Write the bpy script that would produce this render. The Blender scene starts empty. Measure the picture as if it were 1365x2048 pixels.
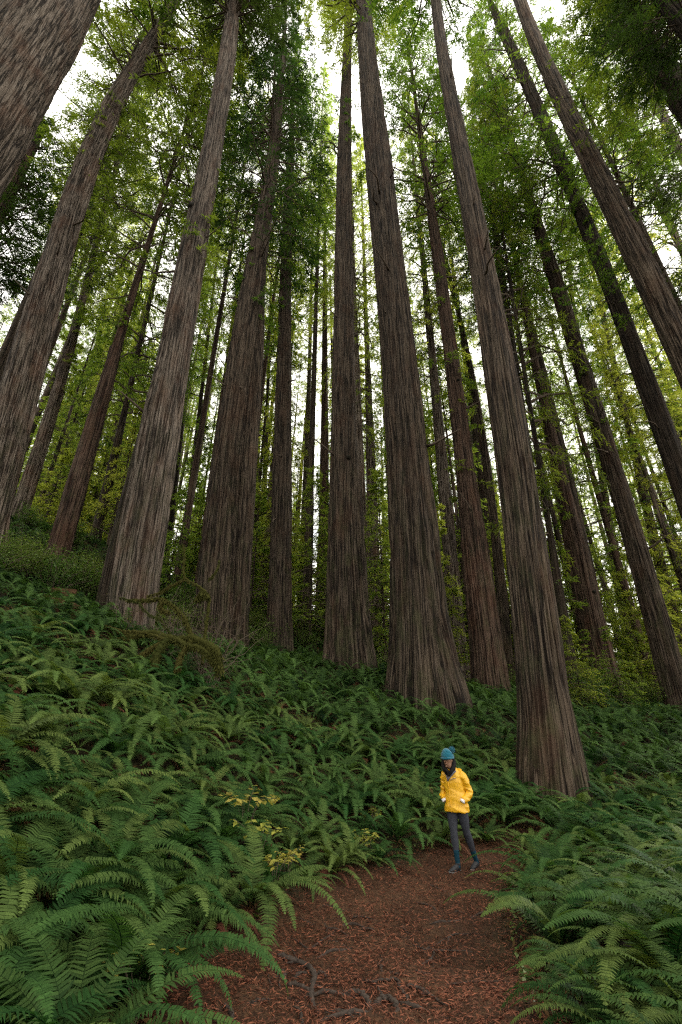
import bpy, bmesh, math, random
import numpy as np
from mathutils import Vector, Matrix, Quaternion
C = bpy.context.scene.collection
SC = bpy.context.scene
rad = math.radians
# ------------------------------------------------------------------ camera
PITCH = rad(26.5); F = 930.0; CAMZ = 1.70
cd = bpy.data.cameras.new('camera'); cam = bpy.data.objects.new('camera', cd); C.objects.link(cam)
cam.location = (0, 0, CAMZ); cam.rotation_euler = (math.pi/2 + PITCH, 0, 0)
cd.sensor_fit = 'VERTICAL'; cd.sensor_height = 36; cd.sensor_width = 24; cd.lens = 36*F/2048
cd.clip_start = .05; cd.clip_end = 3000
SC.camera = cam
# ------------------------------------------------------------------ sky + sun
SUN_EL, SUN_AZ = rad(34), rad(48)      # azimuth clockwise from +Y (camera heading)
w = bpy.data.worlds.new('World'); SC.world = w; w.use_nodes = True
nt = w.node_tree; nt.nodes.clear()
def nd(nt, t, **k):
    n = nt.nodes.new(t)
    for a, b in k.items(): setattr(n, a, b)
    return n
wo = nd(nt, 'ShaderNodeOutputWorld'); bgk = nd(nt, 'ShaderNodeBackground')
sky = nd(nt, 'ShaderNodeTexSky', sky_type='NISHITA', sun_disc=False, sun_elevation=SUN_EL, sun_rotation=SUN_AZ)
sky.air_density = 1.0; sky.dust_density = 1.0
tc = nd(nt, 'ShaderNodeTexCoord'); mp = nd(nt, 'ShaderNodeMapping'); mp.inputs['Location'].default_value = (0.3, 2.2, 1.4)
nz = nd(nt, 'ShaderNodeTexNoise'); nz.inputs['Scale'].default_value = 2.3; nz.inputs['Detail'].default_value = 7; nz.inputs['Roughness'].default_value = .55
cr = nd(nt, 'ShaderNodeValToRGB'); cr.color_ramp.elements[0].position = .29; cr.color_ramp.elements[1].position = .41
mx = nd(nt, 'ShaderNodeMix', data_type='RGBA'); 
mx.inputs[7].default_value = (17.5, 16.9, 15.8, 1)
L = nt.links.new
L(tc.outputs['Generated'], mp.inputs['Vector']); L(mp.outputs[0], nz.inputs['Vector']); L(nz.outputs['Fac'], cr.inputs[0])
L(cr.outputs[0], mx.inputs[0]); L(sky.outputs[0], mx.inputs[6]); L(mx.outputs[2], bgk.inputs[0]); L(bgk.outputs[0], wo.inputs[0])
bgk.inputs[1].default_value = .10
sd = bpy.data.lights.new('sun', 'SUN'); so = bpy.data.objects.new('sun', sd); C.objects.link(so)
sd.energy = 4.8; sd.angle = rad(4); sd.color = (1, .93, .82)
sdir = Vector((math.sin(SUN_AZ)*math.cos(SUN_EL), math.cos(SUN_AZ)*math.cos(SUN_EL), math.sin(SUN_EL)))
so.rotation_euler = (-sdir).to_track_quat('-Z', 'Y').to_euler(); so.location = sdir*200
SC.view_settings.view_transform = 'Standard'; SC.view_settings.look = 'None'
SC.view_settings.exposure = .95; SC.view_settings.gamma = 1
cy = SC.cycles; cy.use_denoising = False; cy.pixel_filter_type = 'BLACKMAN_HARRIS'; cy.filter_width = 1.3
cy.max_bounces = 6; cy.diffuse_bounces = 4; cy.glossy_bounces = 2; cy.transmission_bounces = 4; cy.transparent_max_bounces = 4
cy.sample_clamp_indirect = 6; cy.caustics_reflective = False; cy.caustics_refractive = False
# ------------------------------------------------------------------ projection helpers (real distances)
cs, sn = math.cos(PITCH), math.sin(PITCH)
def ray(u, v):
    a, b = u-682.5, v-1024
    return np.array([a, F*cs + b*sn, F*sn - b*cs])
def at(u, v, D):
    d = ray(u, v); t = D/d[1]
    return np.array([d[0]*t, D, CAMZ + d[2]*t])
def depth(p): return p[1]*cs + (p[2]-CAMZ)*sn
def uv_of(p):
    z = depth(p); return 682.5 + F*p[0]/z, 1024 - F*(-p[1]*sn + (p[2]-CAMZ)*cs)/z
# ------------------------------------------------------------------ mesh helpers
rng = np.random.default_rng(7); random.seed(7)
def make_mesh(name, V, faces, mats, smooth=False, midx=None, attrs=None):
    """faces: list of int arrays (n,k)"""
    me = bpy.data.meshes.new(name)
    V = np.asarray(V, np.float32)
    if not isinstance(faces, list): faces = [faces]
    faces = [np.asarray(f, np.int32) for f in faces if len(f)]
    tot = np.concatenate([np.full(len(f), f.shape[1], np.int32) for f in faces])
    st = np.concatenate([[0], np.cumsum(tot)[:-1]]).astype(np.int32)
    idx = np.concatenate([f.ravel() for f in faces])
    me.vertices.add(len(V)); me.vertices.foreach_set('co', V.ravel())
    me.loops.add(len(idx)); me.loops.foreach_set('vertex_index', idx)
    me.polygons.add(len(tot)); me.polygons.foreach_set('loop_start', st); me.polygons.foreach_set('loop_total', tot)
    if midx is not None: me.polygons.foreach_set('material_index', np.asarray(midx, np.int32))
    if smooth: me.polygons.foreach_set('use_smooth', np.ones(len(tot), bool))
    for m in (mats if isinstance(mats, (list, tuple)) else [mats]): me.materials.append(m)
    for nm, (typ, arr) in (attrs or {}).items():
        a = me.attributes.new(nm, typ, 'POINT')
        a.data.foreach_set('vector' if typ == 'FLOAT_VECTOR' else 'value', np.asarray(arr, np.float32).ravel())
    me.update(calc_edges=True)
    return me
def link(name, me, parent=None, loc=None, rot=None, scale=None):
    o = bpy.data.objects.new(name, me); C.objects.link(o)
    if parent: o.parent = parent
    if loc is not None: o.location = loc
    if rot is not None: o.rotation_euler = rot
    if scale is not None: o.scale = scale
    return o
def tag(o, label=None, cat=None, group=None, kind=None):
    if label: o['label'] = label
    if cat: o['category'] = cat
    if group: o['group'] = group
    if kind: o['kind'] = kind
    return o
class MB:
    def __init__(s): s.v = []; s.f = []; s.a = []; s.n = 0
    def add(s, V, Fq, a=0.5):
        V = np.asarray(V, float).reshape(-1, 3); s.v.append(V); s.f.append(np.asarray(Fq, int) + s.n)
        s.a.append(np.broadcast_to(np.asarray(a, float), (len(V),))); s.n += len(V)
    def mesh(s, name, mat, smooth=False):
        by = {}
        for f in s.f: by.setdefault(f.shape[1], []).append(f)
        return make_mesh(name, np.concatenate(s.v), [np.concatenate(x) for x in by.values()], mat, smooth,
                         attrs={'tone': ('FLOAT', np.concatenate(s.a))})
def tube(P, R, seg=8, R2=None, up=None, cap=True):
    """lofted tube along P with radius R (and second radius R2)"""
    P = np.asarray(P, float); R = np.broadcast_to(np.asarray(R, float), (len(P),)); R2 = R if R2 is None else np.broadcast_to(np.asarray(R2, float), (len(P),))
    T = np.gradient(P, axis=0); T /= np.linalg.norm(T, axis=1)[:, None] + 1e-9
    ref = np.array(up if up is not None else ([0, 0, 1] if abs(T[:, 2]).mean() < .8 else [1, 0, 0]), float)
    A = np.cross(T, ref); A /= np.linalg.norm(A, axis=1)[:, None] + 1e-9
    B = np.cross(A, T)
    th = np.arange(seg)*2*math.pi/seg
    V = P[:, None] + A[:, None]*(R[:, None]*np.cos(th))[..., None] + B[:, None]*(R2[:, None]*np.sin(th))[..., None]
    n = len(P); i = np.arange(n-1)[:, None]*seg; j = np.arange(seg)[None]; k = (j+1) % seg
    Q = np.stack([i+j, i+k, i+seg+k, i+seg+j], -1).reshape(-1, 4)
    V = V.reshape(-1, 3)
    if cap:
        V = np.vstack([V, P[0], P[-1]]); a, b = n*seg, n*seg+1
        t = [[a, (q+1) % seg, q, q] for q in range(seg)] + [[b, (n-1)*seg+q, (n-1)*seg+(q+1) % seg, (n-1)*seg+(q+1) % seg] for q in range(seg)]
        caps = np.array([[x[0], x[1], x[2]] for x in t])
        return V, Q, caps
    return V, Q, None
def add_tube(mb, P, R, seg=8, a=.5, **k):
    V, Q, cp = tube(P, R, seg, **k); base = mb.n; mb.add(V, Q, a)
    if cp is not None: mb.f.append(cp+base)
def spline(P, n):
    """Catmull-Rom through P"""
    P = np.asarray(P, float); m = len(P); E = np.vstack([2*P[0]-P[1], P, 2*P[-1]-P[-2]])
    t = np.linspace(0, m-1-1e-9, n); i = t.astype(int); f = (t-i)[:, None]
    a, b, c, d = E[i], E[i+1], E[i+2], E[i+3]
    return .5*((2*b)+(c-a)*f+(2*a-5*b+4*c-d)*f**2+(-a+3*b-3*c+d)*f**3)
def lattice(x, y, nx, seed, ny=256, wrapx=True):
    """value noise; x wraps at nx"""
    g = np.random.default_rng(seed).random((nx, ny))
    xi = np.floor(x).astype(int); yi = np.floor(y).astype(int); fx = x-xi; fy = y-yi
    fx = fx*fx*(3-2*fx); fy = fy*fy*(3-2*fy)
    a, b = xi % nx, (xi+1) % nx; c, d = yi % ny, (yi+1) % ny
    return (g[a, c]*(1-fx)+g[b, c]*fx)*(1-fy)+(g[a, d]*(1-fx)+g[b, d]*fx)*fy
# ------------------------------------------------------------------ materials
def mat(name):
    m = bpy.data.materials.new(name); m.use_nodes = True; n = m.node_tree; n.nodes.clear()
    out = nd(n, 'ShaderNodeOutputMaterial'); return m, n, out
def ramp(n, els):
    r = nd(n, 'ShaderNodeValToRGB'); e = r.color_ramp.elements
    e[0].position, e[0].color = els[0][0], (*els[0][1], 1); e[1].position, e[1].color = els[-1][0], (*els[-1][1], 1)
    for p, c in els[1:-1]: x = e.new(p); x.color = (*c, 1)
    return r
def noise(n, scale, detail=4, rough=.6, vec=None, mapscale=None):
    z = nd(n, 'ShaderNodeTexNoise'); z.inputs['Scale'].default_value = scale; z.inputs['Detail'].default_value = detail; z.inputs['Roughness'].default_value = rough
    if vec is not None:
        if mapscale:
            m = nd(n, 'ShaderNodeMapping'); m.inputs['Scale'].default_value = mapscale; n.links.new(vec, m.inputs['Vector']); vec = m.outputs[0]
        n.links.new(vec, z.inputs['Vector'])
    return z
def mixc(n, a, b, f, mode='MIX'):
    m = nd(n, 'ShaderNodeMix', data_type='RGBA', blend_type=mode)
    for i, x in ((0, f), (6, a), (7, b)):
        if isinstance(x, (int, float)): m.inputs[i].default_value = x
        elif isinstance(x, tuple): m.inputs[i].default_value = (*x, 1)
        else: n.links.new(x, m.inputs[i])
    return m.outputs[2]
def bark_mat(name, c1, c2, c3, bump=.9, grain=1.0):
    m, n, out = mat(name); l = n.links.new
    at_ = nd(n, 'ShaderNodeAttribute', attribute_name='bk'); oi = nd(n, 'ShaderNodeObjectInfo')
    z0 = noise(n, 7.5*grain, 3, .6, at_.outputs['Vector'], (1, 1, .026)); z1 = noise(n, 22*grain, 6, .75, at_.outputs['Vector'], (1, 1, .032))
    rf = ramp(n, [(.44, (0, 0, 0)), (.465, (1, 1, 1)), (.50, (1, 1, 1)), (.525, (0, 0, 0))]); l(z0.outputs['Fac'], rf.inputs[0])
    z2 = noise(n, 1.3, 3, .6, at_.outputs['Vector'], (1, 1, .3))
    z3 = noise(n, 40*grain, 3, .7, at_.outputs['Vector'], (1, 1, .12))
    fr = nd(n, 'ShaderNodeAttribute', attribute_name='fur')
    r1 = ramp(n, [(.40, c3), (.48, c1), (.60, c2)]); l(z1.outputs['Fac'], r1.inputs[0])
    r2 = ramp(n, [(.3, (.78, .74, .70)), (.55, (1, 1, 1)), (.8, (1.2, 1.16, 1.1))]); l(z2.outputs['Fac'], r2.inputs[0])
    c = mixc(n, r1.outputs[0], r2.outputs[0], 1.0, 'MULTIPLY')
    c = mixc(n, c, tuple(q*.6 for q in c3), rf.outputs[0])  # fissures: dark own colour, deepened further to stand for crack shade
    z4 = noise(n, .9, 4, .6, at_.outputs['Vector'], (1, 1, .5))
    r4 = ramp(n, [(.5, (0, 0, 0)), (.72, (1, 1, 1))]); l(z4.outputs['Fac'], r4.inputs[0])
    mm = nd(n, 'ShaderNodeMath', operation='MULTIPLY'); l(r4.outputs[0], mm.inputs[0]); mm.inputs[1].default_value = .45
    c = mixc(n, c, (c1[0]*1.25, c1[1]*.8, c1[2]*.62), mm.outputs[0])
    # moss low on the stem
    sp = nd(n, 'ShaderNodeSeparateXYZ'); l(at_.outputs['Vector'], sp.inputs[0])
    mr = nd(n, 'ShaderNodeMapRange'); l(sp.outputs['Z'], mr.inputs[0]); mr.inputs[1].default_value = 0; mr.inputs[2].default_value = 14; mr.inputs[3].default_value = .55; mr.inputs[4].default_value = .05
    z5 = noise(n, 2.2, 5, .7, at_.outputs['Vector'], (1, 1, .4)); r5 = ramp(n, [(.48, (0, 0, 0)), (.66, (1, 1, 1))]); l(z5.outputs['Fac'], r5.inputs[0])
    m2 = nd(n, 'ShaderNodeMath', operation='MULTIPLY'); l(mr.outputs[0], m2.inputs[0]); l(r5.outputs[0], m2.inputs[1])
    c = mixc(n, c, (.085, .095, .035), m2.outputs[0])
    hv = nd(n, 'ShaderNodeMapRange'); l(oi.outputs['Random'], hv.inputs[0]); hv.inputs[3].default_value = .5; hv.inputs[4].default_value = .8
    hs = nd(n, 'ShaderNodeHueSaturation'); l(c, hs.inputs['Color']); l(hv.outputs[0], hs.inputs['Value'])
    b = nd(n, 'ShaderNodeBsdfPrincipled'); b.inputs['Roughness'].default_value = .9; b.inputs['Specular IOR Level'].default_value = .2
    l(hs.outputs[0], b.inputs['Base Color'])
    ad = nd(n, 'ShaderNodeMath', operation='MULTIPLY_ADD'); l(z3.outputs['Fac'], ad.inputs[0]); ad.inputs[1].default_value = .25; sb = nd(n, 'ShaderNodeMath', operation='MULTIPLY_ADD'); l(rf.outputs[0], sb.inputs[0]); sb.inputs[1].default_value = -.6; l(z1.outputs['Fac'], sb.inputs[2]); l(sb.outputs[0], ad.inputs[2])
    bp = nd(n, 'ShaderNodeBump'); bp.inputs['Strength'].default_value = bump; bp.inputs['Distance'].default_value = .09; l(ad.outputs[0], bp.inputs['Height']); l(bp.outputs[0], b.inputs['Normal'])
    l(b.outputs[0], out.inputs[0]); return m
M = {}
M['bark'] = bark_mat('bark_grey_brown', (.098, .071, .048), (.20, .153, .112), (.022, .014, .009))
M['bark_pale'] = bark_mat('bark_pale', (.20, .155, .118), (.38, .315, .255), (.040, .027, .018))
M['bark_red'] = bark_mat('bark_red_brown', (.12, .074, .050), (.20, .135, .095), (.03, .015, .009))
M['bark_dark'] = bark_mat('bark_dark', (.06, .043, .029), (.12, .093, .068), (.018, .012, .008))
def leaf_mat(name, dark, light, tdark, tlight, tr=.45, rough=.55, spec=.3, hue=.06, val=.35):
    m, n, out = mat(name); l = n.links.new
    a = nd(n, 'ShaderNodeAttribute', attribute_name='tone'); oi = nd(n, 'ShaderNodeObjectInfo')
    def vary(c):
        hs = nd(n, 'ShaderNodeHueSaturation'); l(c, hs.inputs['Color'])
        h = nd(n, 'ShaderNodeMapRange'); l(oi.outputs['Random'], h.inputs[0]); h.inputs[3].default_value = .5-hue/2; h.inputs[4].default_value = .5+hue/2; l(h.outputs[0], hs.inputs['Hue'])
        v = nd(n, 'ShaderNodeMapRange'); l(oi.outputs['Random'], v.inputs[0]); v.inputs[3].default_value = 1+val/2; v.inputs[4].default_value = 1-val/2; l(v.outputs[0], hs.inputs['Value'])
        return hs.outputs[0]
    c = vary(mixc(n, dark, light, a.outputs['Fac'])); t = vary(mixc(n, tdark, tlight, a.outputs['Fac']))
    b = nd(n, 'ShaderNodeBsdfPrincipled'); b.inputs['Roughness'].default_value = rough; b.inputs['Specular IOR Level'].default_value = spec; l(c, b.inputs['Base Color'])
    tr_ = nd(n, 'ShaderNodeBsdfTranslucent'); l(t, tr_.inputs[0])
    mx = nd(n, 'ShaderNodeMixShader'); mx.inputs[0].default_value = tr; l(b.outputs[0], mx.inputs[1]); l(tr_.outputs[0], mx.inputs[2]); l(mx.outputs[0], out.inputs[0])
    return m
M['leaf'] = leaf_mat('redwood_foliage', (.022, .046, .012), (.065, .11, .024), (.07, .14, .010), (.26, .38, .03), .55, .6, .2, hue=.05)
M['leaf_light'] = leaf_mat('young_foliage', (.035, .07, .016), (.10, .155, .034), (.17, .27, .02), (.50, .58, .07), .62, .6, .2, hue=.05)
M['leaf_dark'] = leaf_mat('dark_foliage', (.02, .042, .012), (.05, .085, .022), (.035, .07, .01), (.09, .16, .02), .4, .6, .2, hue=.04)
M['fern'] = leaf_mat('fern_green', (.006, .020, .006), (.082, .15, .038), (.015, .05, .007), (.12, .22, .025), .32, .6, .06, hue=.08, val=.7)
M['fern_dead'] = leaf_mat('fern_brown', (.07, .03, .014), (.16, .085, .04), (.06, .025, .01), (.15, .08, .03), .2, .7, .1)
M['yellow'] = leaf_mat('yellow_leaf', (.20, .22, .035), (.45, .42, .08), (.22, .26, .03), (.45, .42, .06), .45, .5, .3)
M['moss'] = leaf_mat('moss', (.032, .036, .010), (.10, .098, .024), (.04, .045, .01), (.11, .12, .03), .3, .9, .05)
M['shrub'] = leaf_mat('shrub_leaf', (.045, .08, .016), (.16, .23, .05), (.05, .1, .012), (.14, .23, .03), .4, .5, .35)
def simple(name, c, rough=.7, spec=.3, nscale=30, var=.25, bump=.2, bdist=.005, sheen=0):
    m, n, out = mat(name); l = n.links.new
    tc = nd(n, 'ShaderNodeTexCoord'); z = noise(n, nscale, 4, .6, tc.outputs['Object'])
    r = ramp(n, [(.3, tuple(x*(1-var) for x in c)), (.7, tuple(min(1, x*(1+var)) for x in c))]); l(z.outputs['Fac'], r.inputs[0])
    b = nd(n, 'ShaderNodeBsdfPrincipled'); b.inputs['Roughness'].default_value = rough; b.inputs['Specular IOR Level'].default_value = spec; l(r.outputs[0], b.inputs['Base Color'])
    if sheen: b.inputs['Sheen Weight'].default_value = sheen
    bp = nd(n, 'ShaderNodeBump'); bp.inputs['Strength'].default_value = bump; bp.inputs['Distance'].default_value = bdist; l(z.outputs['Fac'], bp.inputs['Height']); l(bp.outputs[0], b.inputs['Normal'])
    l(b.outputs[0], out.inputs[0]); return m
M['root'] = simple('root_bark', (.042, .031, .024), .85, .2, 25, .45, .8, .01)
M['twig'] = simple('twig_bark', (.10, .075, .055), .85, .2, 20, .4, .5, .01)
M['log'] = simple('log_bark', (.075, .038, .02), .9, .1, 6, .5, .8, .05)
# ground
def ground_mat():
    m, n, out = mat('forest_floor'); l = n.links.new
    tc = nd(n, 'ShaderNodeTexCoord'); g = tc.outputs['Object']
    z1 = noise(n, 1.1, 5, .6, g); z2 = noise(n, 26, 6, .75, g); z3 = noise(n, 7, 5, .7, g)
    r2 = ramp(n, [(.3, (.022, .013, .008)), (.5, (.07, .036, .019)), (.62, (.13, .065, .032)), (.8, (.20, .11, .06))]); l(z2.outputs['Fac'], r2.inputs[0])
    r1 = ramp(n, [(.35, (.55, .5, .48)), (.6, (1, 1, 1))]); l(z1.outputs['Fac'], r1.inputs[0])
    c = mixc(n, r2.outputs[0], r1.outputs[0], 1.0, 'MULTIPLY')
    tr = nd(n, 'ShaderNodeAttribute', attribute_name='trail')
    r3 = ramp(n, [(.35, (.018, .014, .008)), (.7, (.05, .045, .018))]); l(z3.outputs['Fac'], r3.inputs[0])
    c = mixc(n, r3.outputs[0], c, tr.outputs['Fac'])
    b = nd(n, 'ShaderNodeBsdfPrincipled'); b.inputs['Roughness'].default_value = .9; b.inputs['Specular IOR Level'].default_value = .15; l(c, b.inputs['Base Color'])
    ad = nd(n, 'ShaderNodeMath', operation='MULTIPLY_ADD'); l(z3.outputs['Fac'], ad.inputs[0]); ad.inputs[1].default_value = 1.2; l(z2.outputs['Fac'], ad.inputs[2])
    bp = nd(n, 'ShaderNodeBump'); bp.inputs['Strength'].default_value = 1; bp.inputs['Distance'].default_value = .03; l(ad.outputs[0], bp.inputs['Height']); l(bp.outputs[0], b.inputs['Normal'])
    l(b.outputs[0], out.inputs[0]); return m
M['ground'] = ground_mat()
M['litter'] = leaf_mat('needle_litter', (.022, .011, .006), (.27, .135, .054), (.05, .02, .01), (.15, .06, .03), .1, .75, .15)
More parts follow.
